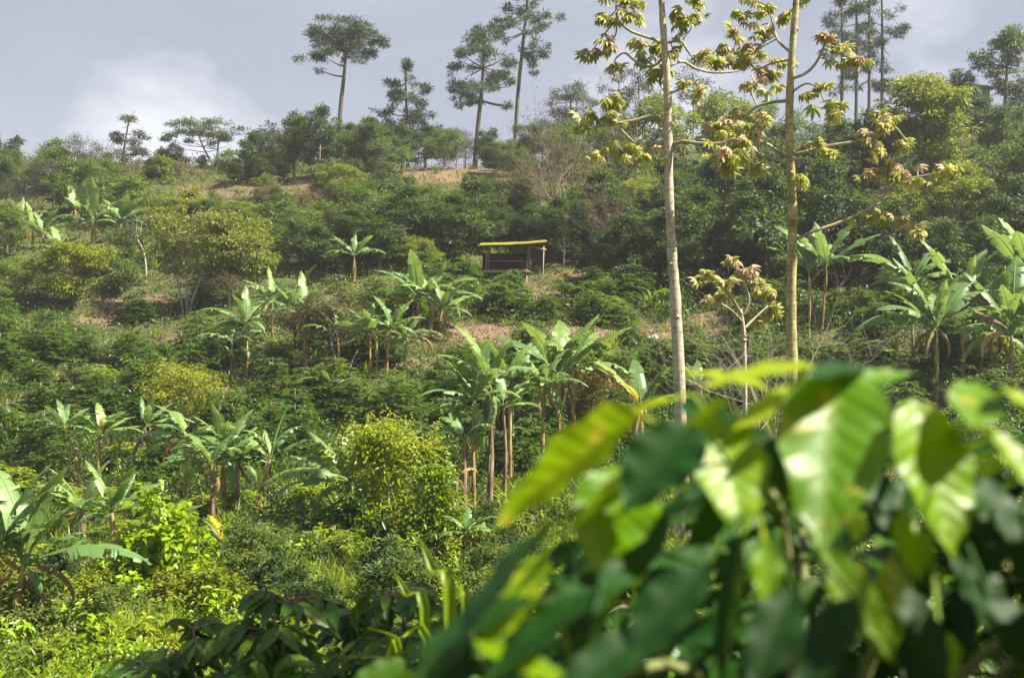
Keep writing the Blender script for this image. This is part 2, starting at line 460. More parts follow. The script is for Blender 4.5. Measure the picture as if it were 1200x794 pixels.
# ------------------------------------------------------------------ labels that find one thing
LAND = [(600, 305, 'the open hut'), (398, 60, 'the round-crowned pine'), (476, 130, 'the cone-shaped pine'), (562, 90, 'the broad ragged pine'),
        (240, 160, 'the flat-topped tree'), (793, 330, 'the pale cecropia'), (927, 300, 'the mossy cecropia'), (240, 290, 'the three-stemmed tree'),
        (95, 310, 'the pale green clumped tree'), (385, 360, 'the brown-leaved shrub'), (212, 455, 'the yellow tree'), (455, 560, 'the sunlit shrub'),
        (700, 450, 'the rusty bush'), (640, 215, 'the bare brown tree'), (872, 350, 'the white-twigged sapling'), (1080, 160, 'the tall bright tree'),
        (1015, 60, 'the slender ridge pines'), (290, 640, 'the speckled shrub'), (200, 650, 'the climbing vine'), (147, 170, 'the thin ridge tree'),
        (1140, 97, 'the ridge house'), (850, 600, 'the large coffee bush'), (560, 450, 'the banana clump'), (1130, 360, 'the fruiting bananas')]
USED = set()


def where(px, py, rank=0):
    q = sorted(LAND, key=lambda l: math.hypot(l[0] - px, l[1] - py))
    lx, ly, nm = q[rank]
    dx, dy = px - lx, py - ly
    d = math.hypot(dx, dy)
    far = 'just ' if d < 45 else ('' if d < 120 else 'well ')
    if abs(dx) > abs(dy) * 1.3:
        rel = 'right of ' if dx > 0 else 'left of '
    elif abs(dy) > abs(dx) * 1.3:
        rel = 'below ' if dy > 0 else 'above '
    else:
        rel = ('below and right of ' if dx > 0 else 'below and left of ') if dy > 0 else ('above and right of ' if dx > 0 else 'above and left of ')
    return far + rel + nm


def auto(desc, px, py):
    for k in range(6):
        s = desc + ' ' + where(px, py, k)
        if s not in USED and len(s.split()) <= 16:
            USED.add(s); return s
    a = sorted(LAND, key=lambda l: math.hypot(l[0] - px, l[1] - py))
    for i in range(3):
        for j in range(i + 1, 6):
            s = f'{desc} between {a[i][2]} and {a[j][2]}'
            if s not in USED and len(s.split()) <= 16:
                USED.add(s); return s
    return desc + ' ' + where(px, py, 0)


def empty(name, loc, label, cat, group=None):
    o = bpy.data.objects.new(name, None)
    o.empty_display_size = .3
    COL.objects.link(o)
    o.location = loc
    return tag(o, label, cat, group)


def dup(root, loc, rz=0.0, s=(1, 1, 1), label=None, group=None, tilt=(0, 0)):
    r = root.copy(); COL.objects.link(r)
    r.location = loc; r.rotation_euler = (tilt[0], tilt[1], rz); r.scale = s
    if label: r['label'] = label
    if group: r['group'] = group
    for ch in root.children:
        c = ch.copy(); COL.objects.link(c); c.parent = r
        for g in ch.children:
            d = g.copy(); COL.objects.link(d); d.parent = c
    return r


# ------------------------------------------------------------------ camera, light, sky
cam = bpy.data.cameras.new('camera'); co = bpy.data.objects.new('camera', cam); COL.objects.link(co)
cam.sensor_width = 36; cam.lens = F / 1200 * 36
co.rotation_euler = (math.radians(90) + PITCH, 0, 0)
cam.clip_end = 6000; cam.clip_start = .05
cam.dof.use_dof = True; cam.dof.focus_distance = 45; cam.dof.aperture_fstop = 3.7
sc.camera = co

SUN_EL, SUN_AZ = math.radians(50), math.atan2(-.20, .98)      # towards the sun: right of the view, a little behind it
ts = Vector((math.cos(SUN_EL) * math.cos(SUN_AZ), math.cos(SUN_EL) * math.sin(SUN_AZ), math.sin(SUN_EL)))
sl = bpy.data.lights.new('sun', 'SUN'); sl.energy = 5.0; sl.angle = math.radians(.6); sl.color = (1, .915, .76)
so = bpy.data.objects.new('sun', sl); COL.objects.link(so)
so.rotation_euler = ts.to_track_quat('Z', 'Y').to_euler(); so.location = (60, -40, 90)

w = bpy.data.worlds.new('World'); sc.world = w; w.use_nodes = True
N, L = w.node_tree.nodes, w.node_tree.links
N.clear()
wo = N.new('ShaderNodeOutputWorld'); bg = N.new('ShaderNodeBackground'); bg.inputs[1].default_value = .08
sky = N.new('ShaderNodeTexSky'); sky.sky_type = 'NISHITA'; sky.sun_disc = False
sky.sun_elevation = SUN_EL; sky.sun_rotation = math.atan2(ts.x, ts.y)
tcw = N.new('ShaderNodeTexCoord')
mpw = N.new('ShaderNodeMapping'); mpw.inputs['Scale'].default_value = (1, 1, 1.9); L.new(tcw.outputs['Generated'], mpw.inputs[0])
n1 = N.new('ShaderNodeTexNoise'); n1.inputs['Scale'].default_value = 2.6; n1.inputs['Detail'].default_value = 7; n1.inputs['Roughness'].default_value = .5; n1.inputs['Distortion'].default_value = .3
L.new(mpw.outputs[0], n1.inputs['Vector'])
n2 = N.new('ShaderNodeTexNoise'); n2.inputs['Scale'].default_value = 7; n2.inputs['Distortion'].default_value = .25; n2.inputs['Detail'].default_value = 8; n2.inputs['Roughness'].default_value = .55
L.new(mpw.outputs[0], n2.inputs['Vector'])
cl = ramp(N, [(.30, G(1.34, 1.38, 1.68)), (.5, G(1.58, 1.62, 1.92)), (.72, G(1.95, 1.98, 2.2))]); L.new(n1.outputs[0], cl.inputs[0])


def dir_spot(px, py, lo, hi):
    d = norm(P(px, py, 1.0))
    dp = N.new('ShaderNodeVectorMath'); dp.operation = 'DOT_PRODUCT'; dp.inputs[1].default_value = d
    L.new(tcw.outputs['Generated'], dp.inputs[0])
    x = math_node(N, L, 'SUBTRACT', dp.outputs['Value'], math.cos(hi))
    x = math_node(N, L, 'DIVIDE', x, math.cos(lo) - math.cos(hi)); x.node.use_clamp = True
    return x


# a thin place in the cloud deck low over the ridge where it is brighter
b1 = dir_spot(208, 190, math.radians(.2), math.radians(6.6))
b2 = dir_spot(775, 120, math.radians(.5), math.radians(6))
b3 = dir_spot(1075, 60, math.radians(.5), math.radians(5))
sp_ = math_node(N, L, 'ADD', b1, math_node(N, L, 'MULTIPLY_ADD', b2, .7, math_node(N, L, 'MULTIPLY', b3, .5)))
bb = math_node(N, L, 'MULTIPLY_ADD', sp_, 1.15, math_node(N, L, 'MULTIPLY_ADD', n2.outputs[0], 2.0, -1.38))
bb.node.use_clamp = True
mw = N.new('ShaderNodeMixRGB'); L.new(bb, mw.inputs[0]); L.new(cl.outputs[0], mw.inputs[1]); mw.inputs[2].default_value = (3.9, 3.85, 3.95, 1)
ms = N.new('ShaderNodeMixRGB'); ms.inputs[0].default_value = .88; L.new(sky.outputs[0], ms.inputs[1]); L.new(mw.outputs[0], ms.inputs[2])
L.new(ms.outputs[0], bg.inputs[0]); L.new(bg.outputs[0], wo.inputs[0])
sc.view_settings.view_transform = 'Standard'; sc.view_settings.look = 'None'
sc.view_settings.exposure = 1.8; sc.view_settings.gamma = 1
sc.cycles.use_denoising = True
sc.cycles.max_bounces = 6; sc.cycles.diffuse_bounces = 3; sc.cycles.glossy_bounces = 2; sc.cycles.transmission_bounces = 4
sc.cycles.volume_bounces = 0; sc.cycles.caustics_reflective = False; sc.cycles.caustics_refractive = False
sc.cycles.sample_clamp_indirect = 4

# ------------------------------------------------------------------ ground
# bare or trodden earth, in photo pixels: centre, half width, half height
SOIL = [(40, 500, 50, 16), (525, 203, 95, 15), (560, 395, 80, 18), (690, 402, 50, 22), (1000, 408, 60, 13), (845, 385, 60, 18), (775, 395, 45, 20),
        (660, 350, 45, 10), (230, 395, 50, 14), (120, 372, 40, 10), (245, 224, 48, 11), (325, 219, 70, 13), (620, 345, 30, 14), (250, 545, 30, 14),
        (500, 425, 30, 8), (250, 470, 30, 8), (1010, 345, 60, 10), (160, 355, 60, 12), (60, 440, 40, 8), (150, 520, 40, 10), (60, 575, 30, 10),
        (90, 660, 18, 8), (690, 322, 60, 7), (300, 560, 40, 8), (640, 395, 30, 20)]


def soil_amount(x, y):
    x = np.asarray(x, float); y = np.asarray(y, float)
    z = ground_z(x, y)
    f = np.maximum(y * CP + z * SP, .5)
    px = 600 + F * x / f; py = 397 - F * (-y * SP + z * CP) / f
    s = np.zeros_like(x)
    for cx, cy, rx, ry in SOIL:
        d = ((px - cx) / rx) ** 2 + ((py - cy) / ry) ** 2
        s = np.maximum(s, np.clip(1.15 - d, 0, 1))
    nz = .5 + .25 * np.sin(x * 1.7 + 2 * np.sin(y * .9)) + .25 * np.sin(y * 2.3 + 1.5 * np.sin(x * 1.3))
    nz2 = .5 + .5 * np.sin(x * .55 + 2.2 * np.sin(y * .45 + 1)) * np.sin(y * .8 + 1.4 * np.sin(x * .4))
    return np.where((y > 8) & (y < 128), s * (.45 + .6 * nz) * (.6 + .65 * nz2), 0)


def ground():
    xs = np.concatenate([-np.geomspace(850, 62, 22), np.arange(-60, 60.01, .5), np.geomspace(62, 850, 22)])
    ys = np.concatenate([-np.geomspace(850, 12, 22), np.arange(-10, 136, .45), np.geomspace(138, 850, 26)])
    X, Y = np.meshgrid(xs, ys)
    Z = ground_z(X, Y)
    Z = np.where(Y < -40, 1.5, Z)
    Z += np.where((Y > -10) & (Y < 136), .05 * np.sin(X * 3.1 + 2 * np.sin(Y * 1.7)) * np.sin(Y * 2.7 + np.sin(X * 2.1)), 0)
    so_ = soil_amount(X.ravel(), Y.ravel())
    v = np.stack([X, Y, Z], -1).reshape(-1, 3)
    n = len(xs)
    i = np.arange(len(ys) - 1)[:, None] * n; j = np.arange(n - 1)[None]
    f = np.stack([i + j, i + j + 1, i + n + j + 1, i + n + j], -1).reshape(-1, 4)
    mb = MB(); luv = np.zeros_like(v); luv[:, 2] = so_
    mb.add(v, [f], luv)
    m = bpy.data.materials.new('hillside_earth')
    t, N, L = nt(m)
    out = N.new('ShaderNodeOutputMaterial'); pr = N.new('ShaderNodeBsdfPrincipled')
    tc = N.new('ShaderNodeTexCoord')
    a = N.new('ShaderNodeAttribute'); a.attribute_name = 'luv'
    sp = N.new('ShaderNodeSeparateXYZ'); L.new(a.outputs['Vector'], sp.inputs[0])
    na = N.new('ShaderNodeTexNoise'); na.inputs['Scale'].default_value = .8; na.inputs['Detail'].default_value = 8; na.inputs['Roughness'].default_value = .7
    nb = N.new('ShaderNodeTexNoise'); nb.inputs['Scale'].default_value = 6; nb.inputs['Detail'].default_value = 6
    L.new(tc.outputs['Object'], na.inputs['Vector']); L.new(tc.outputs['Object'], nb.inputs['Vector'])
    green = ramp(N, [(.3, G(.05, .045, .028)), (.5, G(.065, .075, .026)), (.7, G(.08, .105, .03))]); L.new(nb.outputs[0], green.inputs[0])
    earth = ramp(N, [(.25, G(.075, .048, .031)), (.5, G(.14, .095, .064)), (.75, G(.23, .17, .12))]); L.new(nb.outputs[0], earth.inputs[0])
    f = math_node(N, L, 'MULTIPLY_ADD', sp.outputs[2], 1.7, math_node(N, L, 'MULTIPLY_ADD', na.outputs[0], 3.0, -1.6)); f.node.use_clamp = True
    mx = N.new('ShaderNodeMixRGB'); L.new(f, mx.inputs[0]); L.new(green.outputs[0], mx.inputs[1]); L.new(earth.outputs[0], mx.inputs[2])
    L.new(mx.outputs[0], pr.inputs['Base Color']); pr.inputs['Roughness'].default_value = .95; pr.inputs['Specular IOR Level'].default_value = .1
    b = N.new('ShaderNodeBump'); b.inputs['Strength'].default_value = .8; b.inputs['Distance'].default_value = .12
    L.new(nb.outputs[0], b.inputs['Height']); L.new(b.outputs[0], pr.inputs['Normal'])
    L.new(pr.outputs[0], out.inputs[0])
    o = mb.build('ground', m)
    tag(o, 'steep green and brown hillside with terraced earth', None, None, 'structure')


ground()


# ------------------------------------------------------------------ scattered cover nobody could count
def scatter(n, ylo, yhi, r, keep):
    """ground points with roughly even density in the picture"""
    y = np.exp(r.uniform(math.log(ylo), math.log(yhi), n))
    x = (r.random(n) - .5) * 1.14 * (y * 1200 / F)
    p = np.stack([x, y, ground_z(x, y)], 1)
    f = y * CP + p[:, 2] * SP
    px = 600 + F * x / f; py = 397 - F * (-y * SP + p[:, 2] * CP) / f
    k = keep(px, py, y, soil_amount(x, y), r.random(n))
    return p[k]


def weeds():
    r = np.random.default_rng(3)
    mb = MB()
    p = scatter(24000, 24, 122, r, lambda px, py, y, s, u: u > s * .9)
    per = 9
    n = len(p) * per
    sz = np.repeat((.045 + .0016 * p[:, 1]) * (.7 + .9 * r.random(len(p)) ** 2), per)
    c = np.repeat(p, per, 0)
    off = r.normal(size=(n, 3)) * (sz[:, None] * 1.3 + .03); off[:, 2] = np.abs(off[:, 2]) * 1.2
    d = off + np.array((0, 0, .05)); d[:, 2] += r.normal(size=n) * .1
    tint = np.clip(np.repeat(r.random(len(p)), per) * .7 + .3 * r.random(n), 0, 1)
    leaves(mb, c + off, d, rdir(n, r) * .5 + np.array((0, 0, 1)), sz * (.7 + .6 * r.random(n)), sz * .42, T_SIMPLE, tint)
    tag(mb.build('undergrowth', M['slope_weed']), 'low mixed weeds covering the slope', None, None, 'stuff')
    # the valley floor: low domed plants of several kinds, different leaf sizes and greens
    for cnt, mt, T, per, hw, l0, hh, nm, lab in ((2600, 'weed', T_ROUND, 34, .6, .055, .34, 'valley_weeds', 'bright small-leaved weeds on the valley floor'), (1500, 'coffee', T_SIMPLE, 36, .42, .07, .42, 'valley_herbs', 'dark narrow-leaved herbs on the valley floor'),
                                                 (900, 'vine', T_ROUND, 30, .7, .085, .4, 'valley_creepers', 'lime broad-leaved creeper on the valley floor'), (900, 'sunny', T_SIMPLE, 40, .35, .06, .5, 'valley_shoots', 'yellow-green fine shoots on the valley floor'), (200, 'grass', T_BLADE, 30, .05, .3, .2, 'valley_grass', 'tufts of thin grass on the valley floor')):
        mb = MB()
        p = scatter(cnt, 8.5, 34, r, lambda px, py, y, s, u: u > s * .9)
        ph = cnt * .37
        p = p[np.sin(ph + p[:, 0] * 1.1 + 1.6 * np.sin(p[:, 1] * .9)) + np.sin(p[:, 1] * .7 + ph) > -.7]
        n = len(p) * per
        B = np.repeat(.45 + .75 * r.random(len(p)) ** 1.5, per)
        off = norm(r.normal(size=(n, 3))) * (B * hh * (.55 + .45 * r.random(n)))[:, None]; off[:, 2] = np.abs(off[:, 2])
        sz = l0 * (.7 + .7 * r.random(n)) * (.8 + .4 * B)
        D = off / hh + r.normal(size=(n, 3)) * .45 - np.array((0, 0, .25))
        if mt == 'grass':
            off *= .3; D = r.normal(size=(n, 3)) * .3 + np.array((0, 0, 1)); sz = sz * 1.2
        tint = np.clip(np.repeat(r.random(len(p)), per) * .65 + .35 * r.random(n), 0, 1)
        leaves(mb, np.repeat(p, per, 0) + off, D, norm(off) + rdir(n, r) * .45 + np.array((0, 0, .6)), sz, sz * hw, T, tint)
        tag(mb.build(nm, M[mt]), lab, None, None, 'stuff')
    for q, (cnt, mt, T, hw, nm, lab, sq) in enumerate([(3600, 'slope_weed', T_SIMPLE, .45, 'tall_weeds', 'tall mixed green weeds among the coffee', 1.0), (2600, 'coffee', T_ROUND, .5, 'broadleaf_undergrowth', 'dark broad-leaved undergrowth', .8),
                                                (1500, 'sunny', T_SIMPLE, .4, 'lime_undergrowth', 'lime green soft weeds on open ground', .9), (1300, 'brown', T_SIMPLE, .25, 'dry_undergrowth', 'dry brown stalky weeds on open ground', 1.1), (1100, 'grass', T_BLADE, .08, 'grass_tufts', 'arching grass tufts on the slope', 1.3)]):
        mb = MB()
        p = scatter(cnt, 28, 118, r, lambda px, py, y, s, u: u > s * (1.5 if mt not in ('brown', 'grass') else .3))
        per = 26
        n = len(p) * per
        c = np.repeat(p, per, 0)
        big = .3 + .7 * r.random(len(p)) ** 1.6
        B = np.repeat(big, per)
        off = norm(r.normal(size=(n, 3))) * (B * (.4 + .6 * r.random(n)))[:, None] * np.array((.85, .85, .8)); off[:, 2] = np.abs(off[:, 2])
        sz = (.09 + .11 * r.random(n)) * (.7 + .5 * B)
        if mt == 'grass':
            off *= .25; sz = B * (.5 + .4 * r.random(n))
        tint = np.clip(np.repeat(r.random(len(p)) ** 1.3, per) * .7 + .3 * r.random(n), 0, 1)
        leaves(mb, c + off, off + r.normal(size=(n, 3)) * (.25 if mt != 'grass' else .05) + np.array((0, 0, -.15 if mt != 'grass' else .15)), norm(off) + rdir(n, r) * .5 + np.array((0, 0, .5)), sz, sz * hw, T, tint)
        tag(mb.build(nm, M[mt]), lab, None, None, 'stuff')
    mb = MB()
    p = scatter(12000, 30, 122, r, lambda px, py, y, s, u: u < .12 + s)
    n = len(p) * 5
    c = np.repeat(p, 5, 0) + r.normal(size=(n, 3)) * np.array((.3, .3, .02)) + np.array((0, 0, .06))
    sz = .12 + .25 * r.random(n) ** 2
    leaves(mb, c, r.normal(size=(n, 3)) * np.array((1, 1, .25)), rdir(n, r) * .6 + np.array((0, 0, 1)), sz, sz * .3, T_SIMPLE, r.random(n))
    o = mb.build('leaf_litter', M['litter'])
    tag(o, 'dry brown leaf litter on bare earth', None, None, 'stuff')


weeds()


def grass_patch():
    r = np.random.default_rng(5)
    mb = MB()
    pts = []
    for cx, cy, rx, ry, n in [(390, 690, 60, 26, 1100), (715, 640, 90, 60, 3600), (820, 620, 60, 50, 1400), (455, 700, 40, 14, 500), (165, 752, 40, 12, 500)]:
        b = gp(cx, cy)
        a = r.random(n) * 6.28; q = np.sqrt(r.random(n))
        s = b[1] / F
        x = b[0] + np.cos(a) * q * rx * s
        top = gp(cx, cy - ry); bot = gp(cx, cy + ry)
        y = b[1] + np.sin(a) * q * abs(top[1] - bot[1]) * .5
        pts.append(np.stack([x, y, ground_z(x, y)], 1))
    p = np.concatenate(pts); n = len(p)
    h = .28 + .35 * r.random(n)
    d = r.normal(size=(n, 3)) * .33; d[:, 2] = 1
    nn = r.normal(size=(n, 3)); nn[:, 2] = .25
    leaves(mb, p, d, nn, h, (.012 + .010 * r.random(n)), T_BLADE, r.random(n))
    o = mb.build('grass', M['grass'])
    tag(o, 'bright green long grass on the valley floor', None, None, 'stuff')


grass_patch()


# ------------------------------------------------------------------ coffee bushes
def coffee_proto(seed, mat, h=1.75, wd=.8, dens=1.15, T=T_SIMPLE, ll=.19):
    r = np.random.default_rng(seed)
    st, fo = MB(), MB()
    nst = 2 + seed % 2
    for q in range(nst):
        a0 = r.random() * 6.28
        top = np.array((math.cos(a0) * .22 * q, math.sin(a0) * .22 * q, h * (1 - .13 * q)))
        pts = curve([(0.03 * q, 0, -.15), top * .5 + r.normal(size=3) * .03, top], 8)
        tube(st, pts, np.linspace(.03, .008, 8), 5)
        lv = int(11 * dens)
        for i in range(lv):
            t = .12 + .88 * (i + r.random() * .6) / lv
            b = pts[0] + (pts[-1] - pts[0]) * t
            Lb = wd * (1.05 - .75 * t ** 1.6) * (.75 + .4 * r.random()) / (1 if q == 0 else 1.25)
            for s in range(3):
                a = r.random() * 6.28
                d = np.array((math.cos(a), math.sin(a), .25 - .1 * r.random()))
                bp = curve([b, b + d * Lb * .55, b + d * Lb + np.array((0, 0, -.3 * Lb))], 5)
                tube(st, bp, np.linspace(.009, .003, 5), 3, cap=False)
                m = max(3, int(Lb / .085))
                tt = np.linspace(.25, 1, m)
                pp = np.stack([np.interp(tt * 4, np.arange(5), bp[:, k]) for k in range(3)], 1)
                side = norm(np.cross(d, (0, 0, 1)))
                for sg in (-1, 1):
                    D = side * sg + d * .6 + r.normal(size=(m, 3)) * .25; D[:, 2] -= .35 + .3 * r.random(m)
                    Nn = r.normal(size=(m, 3)) * .3 + np.array((0, 0, 1)) + side * sg * .2
                    z = .75 + .5 * r.random(m)
                    leaves(fo, pp + r.normal(size=(m, 3)) * .025, D, Nn, ll * z, ll * .42 * z, T, np.clip(t * .35 + .65 * r.random(m), 0, 1))
    e = empty('coffee_bush', (0, 0, 0), 'coffee bush', 'coffee bush')
    st.build('stem', M['coffee_stem'], e); fo.build('foliage', mat, e)
    return e


CP_ = [coffee_proto(20 + i, M['coffee'], 1.7 + .12 * i, .72 + .05 * (i % 3)) for i in range(5)]
CL_ = [coffee_proto(40 + i, M['coffee_lime'], 1.15 + .15 * i, .7) for i in range(3)]
first_used = {}


def place(protos, i, loc, rz, s, label, group, tilt=(0, 0)):
    pr = protos[i % len(protos)]
    key = pr.name
    if key not in first_used:
        first_used[key] = 1
        pr.location = loc; pr.rotation_euler = (tilt[0], tilt[1], rz); pr.scale = s
        pr['label'] = label
        if group: pr['group'] = group
        return pr
    return dup(pr, loc, rz, s, label, group, tilt)


def zone_label(px, py):
    if py > 560:
        return ('sunlit lime green coffee bush on the valley floor below the bananas', 'coffee bushes on the valley floor')
    if px < 250:
        return ('dark green coffee bush on the terraces left of the yellow tree', 'coffee bushes on the left terraces') if px < 170 else ('green coffee bush on the terraces around the yellow tree', 'coffee bushes round the yellow tree')
    if px < 500:
        return ('green coffee bush among the slope bananas below the brown-leaved shrub', 'coffee bushes among the slope bananas')
    if px < 790:
        if py < 360:
            return ('leafy coffee bush in the rows beside the open hut', 'coffee bushes beside the hut')
        return ('green coffee bush on the bare terraces below the open hut', 'coffee bushes below the hut')
    return ('green coffee bush on the slope beyond the two cecropias', 'coffee bushes beyond the cecropias')


def coffee_rows():
    r = np.random.default_rng(77)
    cand = []
    for y in np.arange(27, 78, 1.6):
        half = y * 600 / F * 1.06
        for x in np.arange(-half, half, 1.5):
            X = x + r.normal() * .28; Y = y + r.normal() * .2
            z = gz(X, Y)
            px, py = to_px((X, Y, z))
            s = float(soil_amount(np.array([X]), np.array([Y]))[0])
            if s > .22 or r.random() < .10:
                continue
            if px > 790 and py > 545 or px > 560 and py > 560:      # behind the near coffee bush
                continue
            if py < 400 and px < 330 and r.random() < .6: continue
            if py < 355 and not (490 < px < 1200): continue
            if py < 300: continue
            if px > 800 and py < 345 and r.random() < .6: continue
            if clear(px, py, 30): continue
            cand.append((Y, X, z, px, py))
    r.shuffle(cand)
    rest, cand = cand[285:], cand[:285]
    for i, (Y, X, z, px, py) in enumerate(cand):
        lab, grp = zone_label(px, py)
        lime = py > 560 or r.random() < .12
        s = (1.0 + .45 * r.random()) * (.75 if py > 560 else 1)
        place(CL_ if lime else CP_, int(r.integers(99)), (X, Y, z - .05), r.random() * 6.28, (s * 1.45, s * 1.45, s * (.62 + .22 * r.random())), lab, grp)
    mb = MB(); per = 240
    p = np.array([(c[1], c[0], c[2]) for c in rest]); n = len(p) * per
    print('coffee bushes', len(cand), 'in the mass', len(p))
    B = np.repeat(.8 + .5 * r.random(len(p)), per)
    o = norm(r.normal(size=(n, 3))) * (B * (.55 + .5 * r.random(n)))[:, None] * np.array((1, 1, .95)); o[:, 2] = np.abs(o[:, 2]) + .15
    z = .15 + .09 * r.random(n)
    leaves(mb, np.repeat(p, per, 0) + o, o + r.normal(size=(n, 3)) * .5 - np.array((0, 0, .5)), norm(o) + rdir(n, r) * .45 + np.array((0, 0, .5)), z, z * .43, T_SIMPLE, np.clip(np.repeat(r.random(len(p)), per) * .5 + .5 * r.random(n), 0, 1))
    tag(mb.build('coffee_undergrowth', M['coffee']), 'further dark green coffee filling the rows', None, None, 'stuff')



# ------------------------------------------------------------------ broadleaf trees
def tree_proto(name, seed, mat, bark, clumps, trunk_h, trunk_r, nt_, per, ll, lw, tr, T=T_SIMPLE, droop=.3, label='tree', cat='tree', stems=1):
    r = np.random.default_rng(seed)
    e = empty(name, (0, 0, 0), label, cat)
    fo, tc = foliage(clumps, nt_, per, ll, lw, tr, r, T, droop)
    tk = MB()
    for s in range(stems):
        a = s * 6.28 / max(stems, 1) + .4
        k = .35 * (stems > 1)
        top = np.array((math.cos(a) * k, math.sin(a) * k, trunk_h))
        pts = curve([(0, 0, -.5), top * .5 + np.array((r.normal() * .08, r.normal() * .08, 0)), top], 8)
        tg = [np.array(c[:3]) for c in clumps[s::stems]]
        tg += [tc[i] for i in r.integers(0, len(tc), 14)]
        limbs(tk, pts, np.linspace(trunk_r, trunk_r * .55, 8), tg, r)
    tk.build('trunk', bark, e); fo.build('crown', mat, e)
    return e


def blob_clumps(r, n, H, Wd, base=.35, cr=.30):
    """clumps of a unit-ish crown, height H, half width Wd"""
    out = []
    for i in range(n):
        t = (i + .5) / n
        z = H * (base + (1 - base) * (.12 + .78 * t))
        k = math.sin(math.pi * (.22 + .70 * t)) ** .7
        a = i * 2.4 + r.random()
        d = Wd * k * (.35 + .5 * r.random()) * (0.3 if i == n - 1 else 1)
        s = cr * Wd * 2 * (.7 + .5 * r.random()) * (.65 + .5 * k)
        out.append((math.cos(a) * d, math.sin(a) * d, z, s * .62, s * .62, s * .5))
    return out


rt = np.random.default_rng(90)
PROTO = {
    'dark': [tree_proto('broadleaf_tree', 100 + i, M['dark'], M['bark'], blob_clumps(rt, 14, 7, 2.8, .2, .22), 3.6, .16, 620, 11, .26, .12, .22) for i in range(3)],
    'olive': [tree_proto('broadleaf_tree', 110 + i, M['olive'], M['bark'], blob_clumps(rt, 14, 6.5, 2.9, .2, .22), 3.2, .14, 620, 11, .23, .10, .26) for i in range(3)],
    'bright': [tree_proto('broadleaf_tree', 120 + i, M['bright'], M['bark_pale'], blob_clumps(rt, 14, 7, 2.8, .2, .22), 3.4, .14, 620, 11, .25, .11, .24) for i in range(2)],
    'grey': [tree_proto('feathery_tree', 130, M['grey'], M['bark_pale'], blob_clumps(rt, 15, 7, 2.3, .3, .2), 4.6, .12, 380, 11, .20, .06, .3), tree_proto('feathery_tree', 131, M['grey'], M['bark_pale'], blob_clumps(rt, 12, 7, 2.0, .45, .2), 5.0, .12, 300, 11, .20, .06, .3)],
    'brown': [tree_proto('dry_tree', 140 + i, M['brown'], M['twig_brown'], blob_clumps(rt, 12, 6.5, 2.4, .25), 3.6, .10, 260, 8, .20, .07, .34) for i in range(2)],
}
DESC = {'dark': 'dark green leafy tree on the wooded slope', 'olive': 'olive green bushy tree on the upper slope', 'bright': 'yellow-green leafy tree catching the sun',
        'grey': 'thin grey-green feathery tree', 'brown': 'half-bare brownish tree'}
CATS = {'grey': 'tree', 'dark': 'tree', 'olive': 'tree', 'bright': 'tree', 'brown': 'dry tree'}

